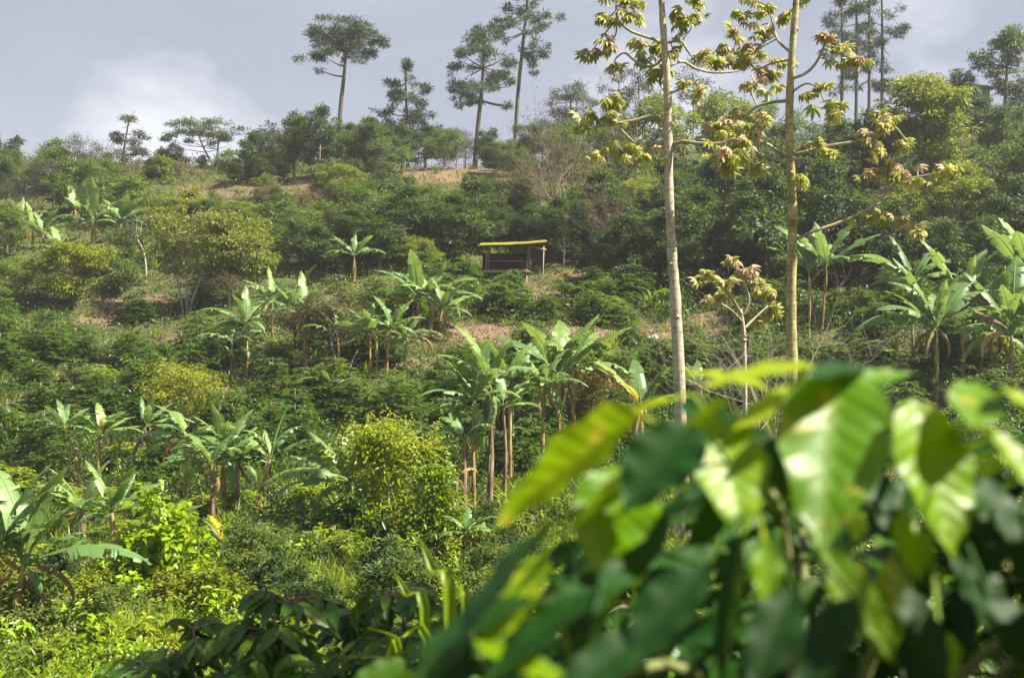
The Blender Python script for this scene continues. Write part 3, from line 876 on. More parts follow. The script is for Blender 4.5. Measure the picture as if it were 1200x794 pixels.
FOREST = [
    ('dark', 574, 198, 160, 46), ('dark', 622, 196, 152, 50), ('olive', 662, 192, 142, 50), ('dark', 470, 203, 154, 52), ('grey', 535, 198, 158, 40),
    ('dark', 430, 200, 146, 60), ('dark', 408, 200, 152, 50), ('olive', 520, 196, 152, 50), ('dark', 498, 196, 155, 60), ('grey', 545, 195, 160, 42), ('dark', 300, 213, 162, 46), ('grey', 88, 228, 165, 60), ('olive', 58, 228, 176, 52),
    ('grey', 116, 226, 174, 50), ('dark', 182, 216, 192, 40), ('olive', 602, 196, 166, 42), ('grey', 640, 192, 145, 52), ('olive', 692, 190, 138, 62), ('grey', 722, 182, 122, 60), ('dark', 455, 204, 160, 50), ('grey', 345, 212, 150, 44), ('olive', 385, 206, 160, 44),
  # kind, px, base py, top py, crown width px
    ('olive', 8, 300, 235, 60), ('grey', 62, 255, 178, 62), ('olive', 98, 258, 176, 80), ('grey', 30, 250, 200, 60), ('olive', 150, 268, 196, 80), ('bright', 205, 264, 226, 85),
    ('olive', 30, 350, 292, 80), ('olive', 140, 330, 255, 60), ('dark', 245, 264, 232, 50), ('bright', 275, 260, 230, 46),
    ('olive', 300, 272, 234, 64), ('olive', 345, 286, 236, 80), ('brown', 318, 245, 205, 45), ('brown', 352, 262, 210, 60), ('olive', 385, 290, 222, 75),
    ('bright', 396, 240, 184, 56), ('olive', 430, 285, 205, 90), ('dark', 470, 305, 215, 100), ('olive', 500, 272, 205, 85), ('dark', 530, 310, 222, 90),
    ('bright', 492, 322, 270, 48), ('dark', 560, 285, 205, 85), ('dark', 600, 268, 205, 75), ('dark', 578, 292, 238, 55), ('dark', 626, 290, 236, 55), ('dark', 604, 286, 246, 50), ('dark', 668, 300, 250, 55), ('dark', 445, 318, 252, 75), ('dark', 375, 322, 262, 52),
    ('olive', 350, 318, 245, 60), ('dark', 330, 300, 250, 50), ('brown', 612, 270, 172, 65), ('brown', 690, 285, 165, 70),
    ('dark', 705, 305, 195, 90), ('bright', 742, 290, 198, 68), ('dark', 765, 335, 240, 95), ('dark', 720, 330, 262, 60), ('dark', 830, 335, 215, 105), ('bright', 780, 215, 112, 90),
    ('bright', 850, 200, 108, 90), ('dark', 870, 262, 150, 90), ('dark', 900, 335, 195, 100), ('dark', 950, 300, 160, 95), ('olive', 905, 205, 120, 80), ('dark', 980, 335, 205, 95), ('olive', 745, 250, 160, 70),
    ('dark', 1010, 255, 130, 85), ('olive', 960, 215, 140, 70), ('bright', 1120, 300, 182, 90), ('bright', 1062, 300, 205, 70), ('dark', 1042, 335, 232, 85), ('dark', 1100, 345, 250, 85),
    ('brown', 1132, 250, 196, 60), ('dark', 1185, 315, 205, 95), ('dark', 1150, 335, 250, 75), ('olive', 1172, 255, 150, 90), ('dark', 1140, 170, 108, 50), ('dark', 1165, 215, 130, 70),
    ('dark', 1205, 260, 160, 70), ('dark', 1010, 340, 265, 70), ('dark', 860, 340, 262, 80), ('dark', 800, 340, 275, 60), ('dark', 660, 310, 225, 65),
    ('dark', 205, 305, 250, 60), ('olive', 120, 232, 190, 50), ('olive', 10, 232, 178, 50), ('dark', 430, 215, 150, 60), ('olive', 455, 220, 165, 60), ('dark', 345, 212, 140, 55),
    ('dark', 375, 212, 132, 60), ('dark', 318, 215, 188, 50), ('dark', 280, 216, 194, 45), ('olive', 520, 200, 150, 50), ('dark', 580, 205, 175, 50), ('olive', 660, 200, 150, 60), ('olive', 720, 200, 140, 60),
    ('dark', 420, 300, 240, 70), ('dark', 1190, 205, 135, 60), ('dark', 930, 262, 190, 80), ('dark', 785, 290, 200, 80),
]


def forest():
    r = np.random.default_rng(55)
    for i, (k, px, by, ty, wpx) in enumerate(FOREST):
        b = gp(px, by, 55, 116)
        if b[1] > 112:
            b = np.array(((px - 600) / F * 114, 114, 0)); b[2] = gz(b[0], b[1])
        if by < 234: ty -= 11; wpx *= .88
        top = P(px, ty, b[1])[2]
        h = max(1.5, top - b[2])
        wm = wpx * b[1] / F
        sz = h / 7.0; sx = wm / 5.2
        place(PROTO[k], int(r.integers(9)), (b[0], b[1], b[2] - .2), r.random() * 6.28, (sx, sx, sz), auto(DESC[k], px, (by + ty) / 2), 'trees on the wooded slope')


forest()

# understorey shrubs between the trees
SH = [tree_proto('shrub', 160, M['dark'], M['bark'], blob_clumps(rt, 7, 2.2, 1.2, .05), .9, .05, 230, 10, .20, .09, .16, cat='shrub'),
      tree_proto('shrub', 161, M['olive'], M['bark'], blob_clumps(rt, 7, 2.0, 1.3, .05), .8, .05, 230, 10, .18, .08, .18, cat='shrub'),
      tree_proto('shrub', 162, M['bright'], M['bark'], blob_clumps(rt, 6, 1.9, 1.1, .05), .8, .05, 210, 10, .19, .09, .16, cat='shrub'),
      tree_proto('shrub', 163, M['brown'], M['twig_brown'], blob_clumps(rt, 6, 1.6, 1.2, .05), .7, .04, 150, 8, .16, .06, .2, cat='shrub')]


STEMS = []


def clear(px, py, h):
    """True where a bush standing here would hide a banana stem or the hut"""
    if 545 < px < 655 and 300 < py < 337 or 555 < px < 632 and 300 < py < 356: return True
    return any(abs(px - a) < 17 and b - 6 < py < b + h for a, b in STEMS)


def shrubs():
    r = np.random.default_rng(56)
    n = 0
    lab = {0: ('dark green shrub in the shade under the slope trees', 'dark shrubs under the trees'), 1: ('olive shrub on the open upper slope', 'olive shrubs on the upper slope'),
           2: ('yellow-green shrub on the open upper slope', 'bright shrubs on the upper slope'), 3: ('dry brown shrub on the upper slope', 'dry shrubs on the upper slope')}
    for _ in range(900):
        y = r.uniform(66, 119); x = r.uniform(-.49, .49) * y * 1200 / F
        z = gz(x, y); px, py = to_px((x, y, z))
        if float(soil_amount(np.array([x]), np.array([y]))[0]) > .2: continue
        if abs(px - 600) < 62 and 280 < py < 345: continue
        if clear(px, py, 46): continue
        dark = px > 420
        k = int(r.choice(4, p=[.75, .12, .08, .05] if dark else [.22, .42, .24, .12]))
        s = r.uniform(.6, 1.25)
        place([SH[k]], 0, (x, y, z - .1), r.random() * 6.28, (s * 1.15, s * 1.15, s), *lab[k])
        n += 1
        if n >= 170: break



def traced_tree(name, label, cat, px, by, clumps_px, mat, bark, trunk_px, trunk_r, nt_, per, ll, lw, tr, seed, Y=None, T=T_SIMPLE, droop=.3, flat=.6, lo=.55, wob=.25, limb_n=12, depth=1.0, group=None, up=.35, spread=.22, shoots=.12):
    """a single tree whose crown lumps (centre x, y, half width, half height) are placed at its own distance"""
    r = np.random.default_rng(seed)
    if Y is None:
        b = gp(px, by)
    else:
        x = (px - 600) / F * Y; b = np.array((x, Y, gz(x, Y)))
    Y = b[1]; s = Y / F
    e = empty(name, tuple(b), label, cat, group)
    cl = []
    for i, (cx, cy, rx, ry) in enumerate(clumps_px):
        p = P(cx, cy, Y) - b
        dep = (r.random() - .5) * 2 * depth * rx * s * .8
        k = 1.3 if name == 'pine_tree' else 1.0
        cl.append((p[0], dep, p[2], rx * s, max(rx, ry) * s * .85, ry * s * k))
    fo, tc = foliage(cl, nt_, per, ll, lw, tr, r, T, droop, flat, up, lo, wob, None, spread, shoots)
    tk = MB()
    polys = trunk_px if isinstance(trunk_px[0][0], (list, tuple)) else [trunk_px]
    for j, poly in enumerate(polys):
        pts = [P(a, c, Y) - b for a, c in poly]
        pts[0] = np.array((pts[0][0], 0, min(-.3, pts[0][2])))
        pts = curve(pts, 10)
        tg = [np.array(c[:3]) for c in cl[j::len(polys)]] + [tc[i] for i in r.integers(0, len(tc), limb_n)]
        limbs(tk, pts, np.linspace(trunk_r, trunk_r * .45, 10), tg, r)
    tk.build('trunk', bark, e); fo.build('crown', mat, e)
    return e


# ---- pines on the ridge (needle tufts)
PK = dict(T=T_NEEDLE, droop=.05, flat=.7, lo=.45, wob=.35, depth=1.3, spread=.15, shoots=0)
traced_tree('pine_tree', 'tall pine with a round umbrella crown on a bare trunk', 'pine tree', 398, 188,
            [(405, 25, 30, 12), (385, 35, 24, 12), (428, 42, 22, 11), (372, 50, 16, 9), (448, 46, 11, 6), (408, 48, 26, 10), (380, 70, 20, 8), (418, 70, 18, 9), (368, 77, 9, 6), (440, 62, 12, 6), (398, 62, 16, 8)],
            M['pine'], M['bark_pine'], [(397, 190), (399, 130), (403, 90), (406, 55)], .30, 760, 15, .34, .065, .17, 201, Y=116, **PK)
traced_tree('pine_tree', 'shorter cone-shaped pine beside the round-crowned pine', 'pine tree', 478, 195,
            [(475, 76, 6, 8), (475, 92, 13, 8), (462, 103, 10, 6), (488, 104, 12, 6), (475, 118, 20, 9), (455, 132, 16, 8), (492, 134, 18, 9), (475, 148, 30, 12), (450, 158, 18, 9), (500, 155, 18, 9), (478, 172, 32, 9)],
            M['pine'], M['bark_pine'], [(478, 198), (477, 150), (476, 110), (475, 74)], .22, 760, 14, .32, .065, .17, 202, Y=114, **PK)
traced_tree('pine_tree', 'broad ragged pine standing on the bare red earth', 'pine tree', 560, 192,
            [(568, 38, 16, 13), (580, 52, 14, 9), (550, 52, 14, 9), (565, 68, 26, 10), (538, 72, 12, 8), (590, 80, 14, 8), (548, 88, 20, 8), (580, 95, 20, 8), (532, 103, 10, 6), (598, 100, 8, 8), (560, 112, 26, 7), (545, 122, 14, 5), (588, 122, 10, 5)],
            M['pine'], M['bark_pine'], [(556, 194), (560, 150), (565, 100), (569, 35)], .32, 700, 14, .34, .065, .17, 203, Y=116, **PK)
traced_tree('pine_tree', 'tallest thin pine with sparse crown behind the broad ragged pine', 'pine tree', 604, 165,
            [(612, 2, 18, 10), (630, 12, 14, 8), (590, 14, 14, 8), (650, 25, 10, 6), (600, 32, 16, 7), (626, 38, 14, 8), (588, 48, 8, 6), (632, 58, 14, 8), (622, 74, 10, 6), (612, 52, 10, 6), (612, -18, 20, 12), (600, -30, 14, 10)],
            M['pine'], M['bark_pine'], [(602, 172), (607, 110), (613, 50), (618, 0), (616, -35)], .26, 480, 14, .34, .065, .17, 204, Y=120, **PK)
for i, (px, top, lab) in enumerate([(986, -20, 'slim ridge pine leftmost of the four behind the mossy cecropia'), (1003, -35, 'slim ridge pine second from left of four'),
                                    (1018, -40, 'slim ridge pine third from left of four'), (1033, -25, 'slim ridge pine rightmost of the four with ragged side sprays')]):
    r_ = random.Random(300 + i)
    cl = [(px + r_.uniform(-17, 17), y + r_.uniform(-3, 3), r_.uniform(8, 14), 4.5) for y in range(top + 8, 108, 9)]
    traced_tree('pine_tree', lab, 'pine tree', px, 150, cl, M['pine'], M['bark_pine'], [(px, 160), (px + 1, 60), (px, top)], .2, 260, 13, .32, .06, .17, 310 + i, Y=117 + i, T=T_NEEDLE, droop=.1, flat=.8, lo=.3, wob=.3, group='four slim pines on the ridge')

# ---- ridge broadleaf trees seen against the sky
traced_tree('flat_topped_tree', 'flat-topped spreading tree with forked bare limbs on the ridge', 'tree', 252, 212,
            [(240, 141, 24, 4.5), (215, 148, 16, 4), (262, 147, 20, 4.5), (202, 155, 11, 4), (280, 155, 9, 3), (232, 153, 20, 4), (255, 160, 16, 4), (225, 164, 8, 3), (270, 168, 9, 3), (245, 172, 8, 4), (196, 163, 7, 3)],
            M['dark'], M['bark_pine'], [[(254, 214), (248, 192), (238, 172), (230, 152)], [(254, 214), (254, 190), (256, 168), (258, 150)]], .13, 420, 14, .24, .08, .20, 220, Y=116, flat=.45, lo=.3, wob=.3)
traced_tree('slender_tree', 'slender open tree with layered sprays on the ridge', 'tree', 142, 215,
            [(151, 142, 7, 5), (143, 150, 8, 4), (160, 154, 9, 4), (132, 160, 9, 5), (166, 160, 7, 3), (146, 166, 12, 5), (160, 178, 10, 6), (130, 178, 9, 5), (146, 186, 14, 7)],
            M['grey'], M['bark_pine'], [(141, 218), (143, 190), (147, 165), (151, 140)], .15, 240, 14, .24, .085, .22, 221, Y=112, flat=.5, lo=.3)
traced_tree('ridge_tree', 'thin-leaved dusky tree between the flat-topped tree and round-crowned pine', 'tree', 322, 215,
            [(300, 160, 12, 8), (312, 150, 9, 6), (325, 155, 9, 8), (288, 172, 9, 7), (332, 172, 10, 8), (316, 172, 14, 10), (342, 160, 8, 8), (300, 186, 9, 7)],
            M['grey'], M['bark_pine'], [(323, 216), (320, 195), (316, 175), (314, 155)], .15, 300, 14, .24, .085, .22, 222, Y=115, lo=.3)
traced_tree('ridge_tree', 'dusky spreading tree under the round-crowned pine', 'tree', 365, 215,
            [(352, 145, 12, 9), (370, 138, 12, 7), (385, 148, 12, 10), (345, 162, 14, 10), (378, 165, 18, 12), (412, 158, 12, 12), (362, 178, 16, 10), (420, 175, 16, 12), (400, 178, 14, 10)],
            M['dark'], M['bark_pine'], [(366, 218), (367, 190), (370, 165), (372, 145)], .2, 520, 14, .24, .085, .22, 223, Y=118, lo=.4)
traced_tree('ridge_tree', 'grey-green tree with lifted branches right of the tallest pine', 'tree', 672, 185,
            [(664, 108, 12, 8), (682, 106, 9, 7), (652, 120, 10, 7), (672, 122, 16, 9), (690, 122, 8, 8), (660, 136, 14, 9), (684, 138, 12, 9)],
            M['grey'], M['bark_pine'], [(674, 190), (672, 160), (670, 135), (668, 112)], .17, 320, 14, .24, .085, .22, 224, Y=114, lo=.35)
for i, (px, by, cl) in enumerate([(725, 190, [(722, 90, 9, 9), (712, 104, 9, 9), (730, 110, 10, 10), (718, 125, 12, 10)]), (748, 190, [(748, 85, 8, 9), (755, 100, 8, 10), (742, 112, 9, 10), (754, 128, 9, 10)]),
                                  (812, 180, [(812, 82, 12, 9), (800, 95, 10, 8), (822, 100, 9, 9), (808, 115, 12, 9)])]):
    traced_tree('feathery_tree', ['wispy grey tree beside the pale cecropia branches', 'wispy grey tree directly left of the pale cecropia trunk', 'wispy grey tree between the two cecropia trunks'][i], 'tree', px, by, cl,
                M['grey'], M['bark_pale'], [(px, by), (px + 1, 130), (px, 88)], .12, 150, 9, .3, .09, .3, 226 + i, Y=120, lo=.3, group='wispy grey trees on the ridge')
traced_tree('ridge_tree', 'dark dense tree at the top right of the ridge', 'tree', 1178, 165,
            [(1172, 50, 16, 12), (1190, 52, 16, 14), (1160, 68, 13, 10), (1182, 75, 20, 14), (1200, 80, 16, 16), (1165, 92, 12, 10), (1185, 105, 18, 12), (1205, 110, 14, 14)],
            M['dark'], M['bark_pine'], [(1178, 170), (1178, 120), (1180, 80)], .25, 620, 10, .34, .14, .25, 230, Y=112, lo=.4)
traced_tree('ridge_tree', 'small dark tree with a round head beside the ridge house', 'tree', 1128, 165,
            [(1128, 88, 8, 7), (1134, 96, 8, 6), (1122, 100, 7, 6)], M['dark'], M['bark_pine'], [(1128, 168), (1128, 120), (1128, 95)], .14, 120, 9, .3, .13, .22, 231, Y=112, lo=.4)
traced_tree('ridge_tree', 'ragged dusky tree at the far left end of the ridge', 'tree', 2, 225,
            [(0, 155, 8, 8), (6, 172, 9, 8), (-6, 180, 12, 10), (10, 192, 14, 10), (0, 205, 20, 12)], M['grey'], M['bark_pine'], [(2, 228), (2, 190), (0, 158)], .15, 260, 10, .34, .12, .25, 232, Y=112, lo=.35)
traced_tree('ridge_tree', 'small thin tree with a tuft top near the far left ridge', 'tree', 20, 225,
            [(20, 168, 6, 4), (18, 180, 5, 4)], M['grey'], M['bark_pine'], [(20, 228), (20, 195), (20, 168)], .09, 60, 9, .3, .11, .2, 233, Y=112, lo=.35)
traced_tree('broadleaf_tree', 'tall bright yellow-green tree rising from the woods behind mossy cecropia', 'tree', 1085, 262,
            [(1085, 100, 26, 14), (1065, 115, 22, 14), (1105, 118, 22, 16), (1045, 132, 18, 12), (1085, 130, 30, 18), (1115, 142, 16, 16), (1060, 150, 24, 16), (1098, 160, 24, 18), (1075, 180, 26, 16), (1108, 190, 18, 14), (1040, 160, 14, 10), (1085, 210, 26, 14)],
            M['bright'], M['bark'], [(1085, 268), (1085, 200), (1082, 130)], .28, 1150, 11, .34, .14, .26, 234, lo=.5)

# ---- individual trees on the slope
traced_tree('spreading_tree', 'spreading olive tree on three pale forked stems', 'tree', 218, 372,
            [(205, 275, 26, 13), (235, 262, 30, 13), (268, 268, 26, 14), (190, 295, 20, 12), (225, 288, 34, 15), (268, 290, 28, 14), (295, 292, 20, 12), (290, 310, 14, 8), (205, 310, 20, 8), (240, 308, 22, 8), (180, 278, 14, 10)],
            M['pale_olive'], M['bark_pale'], [[(216, 374), (212, 350), (208, 330), (202, 305)], [(219, 374), (219, 345), (218, 325), (222, 300)], [(221, 374), (226, 350), (232, 335), (240, 305)]], .09, 620, 11, .21, .09, .22, 240, spread=.3, shoots=.3)
traced_tree('spreading_tree', 'single-stemmed yellow-green tree crowding the three-stemmed tree', 'tree', 269, 358,
            [(278, 262, 22, 12), (290, 282, 24, 14), (305, 298, 14, 9), (262, 280, 20, 12), (280, 308, 14, 8), (260, 300, 14, 8)],
            M['bright'], M['bark_pale'], [(269, 360), (269, 330), (270, 300)], .08, 400, 11, .2, .085, .2, 241, spread=.3, shoots=.3)
traced_tree('clumped_tree', 'pale green tree in rounded leaf clumps below the large bananas', 'tree', 88, 362,
            [(78, 298, 18, 9), (105, 295, 22, 11), (120, 308, 12, 9), (62, 310, 12, 8), (92, 312, 16, 8), (82, 336, 14, 9), (95, 328, 10, 6)],
            M['bright'], M['bark'], [(86, 364), (88, 340), (92, 315), (98, 300)], .08, 620, 12, .17, .08, .14, 242)
traced_tree('bare_tree', 'pale bare-branched tree left of the three-stemmed tree', 'tree', 169, 335,
            [(160, 275, 16, 10), (172, 262, 14, 10), (150, 292, 12, 8), (175, 285, 12, 10)], M['grey'], M['twig_pale'], [(170, 338), (171, 315), (168, 295), (160, 278)], .08, 70, 8, .18, .06, .24, 243, limb_n=40)
traced_tree('brown_leaved_shrub', 'brown-leaved small tree in front of the slope bananas', 'tree', 392, 435,
            [(375, 360, 20, 12), (395, 365, 20, 14), (365, 375, 22, 9), (392, 385, 20, 10), (420, 388, 16, 6), (340, 372, 16, 6), (385, 345, 12, 7), (408, 402, 14, 6)],
            M['brown'], M['twig_pale'], [(394, 437), (393, 420), (389, 405), (386, 385)], .07, 620, 9, .12, .05, .17, 244, limb_n=40)
traced_tree('yellow_tree', 'yellow-leaved airy tree standing among dark coffee bushes', 'tree', 213, 515,
            [(205, 440, 22, 8), (230, 448, 18, 8), (190, 455, 18, 8), (215, 460, 26, 9), (245, 465, 14, 7), (180, 472, 14, 7), (212, 478, 24, 8), (238, 482, 14, 6), (192, 486, 12, 6)],
            M['yellow'], M['twig_pale'], [(213, 517), (213, 495), (212, 470), (210, 450)], .05, 380, 10, .14, .055, .17, 245, limb_n=50, spread=.4, shoots=.3)
traced_tree('broadleaf_shrub', 'tall sunlit yellow-green shrub in front of the banana clump', 'shrub', 458, 642,
            [(438, 506, 12, 8), (466, 518, 15, 8), (424, 530, 17, 9), (488, 528, 13, 8), (452, 538, 18, 11), (474, 552, 16, 11), (435, 562, 20, 12), (455, 585, 20, 12), (430, 600, 14, 10), (470, 608, 18, 12), (446, 624, 18, 12)],
            M['sunny'], M['bark_pale'], [(458, 645), (456, 610), (455, 570), (452, 530)], .05, 430, 12, .135, .062, .22, 246, limb_n=50, lo=.5, spread=.48, shoots=.5)
traced_tree('leafy_shrub', 'dark green large-leaved shrub growing against the left foot of the sunlit shrub', 'shrub', 412, 646, [(410, 588, 12, 9), (402, 606, 16, 10), (420, 618, 16, 11), (398, 626, 14, 9)],
            M['coffee'], M['bark'], [(412, 648), (411, 620), (410, 595)], .035, 190, 9, .17, .085, .15, 261, lo=.6, spread=.35, shoots=.3)
traced_tree('leafy_shrub', 'lime green shrub growing against the right side of the sunlit shrub', 'shrub', 507, 650, [(512, 552, 10, 9), (500, 570, 14, 10), (520, 588, 13, 11), (498, 606, 17, 11), (522, 620, 14, 11), (490, 628, 15, 9)],
            M['coffee_lime'], M['bark_pale'], [(507, 652), (508, 615), (510, 565)], .035, 300, 10, .14, .065, .16, 262, lo=.6, spread=.35, shoots=.35)
traced_tree('rusty_bush', 'rusty orange-green bush beneath the banana leaves', 'shrub', 705, 512,
            [(695, 440, 20, 12), (715, 445, 18, 12), (680, 460, 16, 12), (705, 465, 26, 14), (722, 470, 12, 12), (695, 485, 24, 12), (715, 490, 18, 10)],
            M['rust'], M['twig_brown'], [(705, 515), (704, 490), (702, 460)], .06, 560, 10, .13, .05, .14, 247, limb_n=24)
traced_tree('speckled_shrub', 'dark speckled shrub with small pale leaves beside the climbing vine', 'shrub', 292, 690,
            [(285, 628, 24, 12), (305, 640, 22, 14), (270, 645, 16, 14), (290, 655, 30, 16), (315, 662, 16, 12), (280, 672, 22, 12)],
            M['olive'], M['bark'], [(292, 692), (292, 670), (290, 640)], .04, 520, 10, .075, .035, .09, 248, limb_n=20)
traced_tree('papaya_tree', 'dark leafy tree with drooping lobed leaves behind the mossy cecropia', 'tree', 898, 352,
            [(890, 258, 16, 7), (905, 262, 18, 9), (878, 275, 14, 7), (898, 278, 20, 9), (868, 285, 8, 6), (915, 275, 12, 8)],
            M['dark'], M['bark'], [(900, 354), (899, 320), (897, 280)], .09, 190, 9, .42, .17, .22, 249, droop=.6)
traced_tree('small_tree', 'small pale-leaved tree hugging the pale cecropia trunk', 'tree', 772, 335,
            [(770, 290, 8, 8), (777, 300, 8, 8), (768, 305, 8, 7), (776, 282, 6, 6)], M['bright'], M['bark'], [(772, 337), (772, 315), (772, 292)], .05, 130, 10, .17, .08, .14, 250)

# bare brown twiggy tree and pale twig sprays: recursive twigs
def twig_tree(name, label, cat, px, by, top_py, spread, mat, seed, Y=None, levels=4, trunk_r=.09, leafmat=None, nl=0, stems=3):
    r = np.random.default_rng(seed)
    if Y is None: b = gp(px, by)
    else:
        x = (px - 600) / F * Y; b = np.array((x, Y, gz(x, Y)))
    Y = b[1]
    h = P(px, top_py, Y)[2] - b[2]
    e = empty(name, tuple(b), label, cat)
    mb = MB(); tips = []

    def rec(p, d, Ln, rad, lv):
        k = 5
        pts = [p]; q = p.copy(); dd = d.copy()
        for _ in range(k - 1):
            dd = norm(dd + r.normal(size=3) * .16 + np.array((0, 0, .06))); q = q + dd * Ln / (k - 1); pts.append(q)
        tube(mb, pts, np.linspace(rad, rad * .5, k), 4 if lv > 1 else 3, cap=False)
        if lv == 0:
            tips.append(q); return
        for _ in range(int(r.integers(3, 5))):
            t = int(r.integers(2, k)); nd = norm(dd + r.normal(size=3) * np.array((spread, spread, spread * .6)))
            rec(np.array(pts[t]), nd, Ln * (.55 + .25 * r.random()), rad * .5, lv - 1)

    for s in range(stems):
        d = norm(np.array((r.normal() * .18, r.normal() * .18, 1)))
        rec(np.array((r.normal() * .1, r.normal() * .1, -.2)), d, h * .5, trunk_r, levels)
    mb.build('trunk', mat, e)
    if leafmat and tips:
        fo = MB(); tp = np.array(tips)[r.integers(0, len(tips), nl)] + r.normal(size=(nl, 3)) * .12
        leaves(fo, tp, r.normal(size=(nl, 3)), rdir(nl, r) + np.array((0, 0, .6)), .16, .06, T_SIMPLE, r.random(nl))
        fo.build('crown', leafmat, e)
    return e


twig_tree('bare_tree', 'large bare brown twiggy tree above the open hut', 'dry tree', 645, 288, 140, .5, M['twig_brown'], 401, levels=4, trunk_r=.10, leafmat=M['brown'], nl=1700, stems=5)
twig_tree('bare_shrub', 'pale leafless shrub of fine twigs beside the mossy cecropia', 'bare shrub', 926, 400, 292, .45, M['twig_pale'], 402, Y=38, levels=3, trunk_r=.022, stems=5)
twig_tree('bare_shrub', 'brown leafless thicket tree at the edge of the dark wood', 'dry tree', 700, 312, 225, .45, M['twig_brown'], 403, levels=4, trunk_r=.06, leafmat=M['brown'], nl=500, stems=4)


# ---- climbing vine mound and broad-leaved herbs on the valley floor
def vine():
    r = np.random.default_rng(501)
    b = gp(200, 708)
    Y, s = b[1], b[1] / F
    e = empty('climbing_vine', tuple(b), 'bright green broad-leaved vine climbing a low mound', 'vine')
    cl = []
    for cx, cy, rx, ry in [(178, 608, 12, 12), (188, 630, 16, 16), (205, 640, 20, 16), (170, 650, 22, 16), (225, 650, 16, 14), (195, 668, 34, 16), (160, 680, 22, 14), (225, 680, 24, 14), (195, 698, 44, 12), (150, 705, 24, 10), (235, 632, 10, 10), (150, 668, 16, 14), (248, 668, 14, 14), (182, 592, 8, 10), (214, 618, 10, 12), (130, 690, 18, 12), (255, 700, 16, 10)]:
        p = P(cx, cy, Y) - b
        cl.append((p[0], (r.random() - .5) * .5, p[2], rx * s, rx * s * .8, ry * s))
    fo, tc = foliage(cl, 430, 5, .17, .12, .13, r, T_ROUND, .55, .8, .35, .55, .3, None, .3, .3)
    st = MB()
    for i in range(26):
        t = tc[int(r.integers(len(tc)))]
        tube(st, curve([(t[0] * .6, t[1] * .5, -.1), t * .6 + r.normal(size=3) * .1, t], 7), np.linspace(.014, .006, 7), 4, cap=False)
    st.build('stem', M['coffee_twig'], e); fo.build('foliage', M['vine'], e)


vine()


def herb(px, by, hpx, wpx, mat, seed, label, ll=.2, T=T_NICE, n=70):
    r = np.random.default_rng(seed)
    b = gp(px, by); s = b[1] / F
    e = empty('leafy_herb', tuple(b), label, 'plant', 'leafy herbs on the valley floor')
    st, fo = MB(), MB()
    for i in range(7):
        a = r.random() * 6.28; k = .25 + .75 * r.random()
        tip = np.array((math.cos(a) * wpx * .5 * s * k, math.sin(a) * wpx * .5 * s * k, hpx * s * (1.05 - .4 * k)))
        pts = curve([(0, 0, -.05), tip * np.array((.35, .35, .55)), tip], 7)
        tube(st, pts, np.linspace(.012, .004, 7), 4, cap=False)
        m = n // 7
        t = .2 + .8 * r.random(m)
        pp = np.stack([np.interp(t * 6, np.arange(7), pts[:, q]) for q in range(3)], 1)
        D = r.normal(size=(m, 3)); D[:, 2] = D[:, 2] * .4 - .15
        leaves(fo, pp, D, r.normal(size=(m, 3)) * .3 + np.array((0, 0, 1)), ll * (.7 + .6 * r.random(m)), ll * .42, T, r.random(m))
    st.build('stem', M['coffee_twig'], e); fo.build('foliage', mat, e)


for i, (px, by, h, wd, mt) in enumerate([(340, 672, 40, 60, 'vine'), (365, 655, 34, 50, 'coffee_lime'), (245, 735, 46, 60, 'vine'), (60, 742, 34, 70, 'coffee_lime'), (110, 760, 38, 70, 'vine'), (175, 762, 36, 80, 'coffee_lime'),
                                         (20, 700, 34, 60, 'coffee_lime'), (85, 700, 30, 60, 'vine'), (130, 712, 34, 60, 'coffee_lime'), (420, 672, 40, 70, 'coffee_lime'), (475, 672, 44, 70, 'coffee_lime'), (525, 660, 40, 60, 'coffee_lime'),
                                         (560, 650, 40, 60, 'vine'), (610, 640, 44, 60, 'coffee_lime'), (665, 620, 44, 60, 'vine'), (360, 620, 36, 60, 'coffee_lime'), (400, 640, 36, 50, 'coffee'), (45, 650, 30, 60, 'coffee_lime'),
                                         (10, 765, 40, 60, 'vine'), (215, 778, 40, 70, 'coffee_lime'), (140, 785, 36, 70, 'vine'), (60, 785, 36, 70, 'coffee_lime'), (640, 500, 40, 60, 'vine'), (660, 520, 40, 50, 'coffee_lime'),
                                         (635, 560, 44, 60, 'coffee'), (810, 470, 40, 40, 'vine'), (530, 690, 40, 60, 'coffee_lime'), (455, 700, 40, 60, 'coffee_lime')]):
    herb(px, by, h * 1.2, wd * 1.15, M[mt], 520 + i, auto({'vine': 'bright green broad-leaved herb', 'coffee_lime': 'yellow-green leafy herb', 'coffee': 'dark green leafy herb'}[mt], px, by - h / 2), .16, n=110)


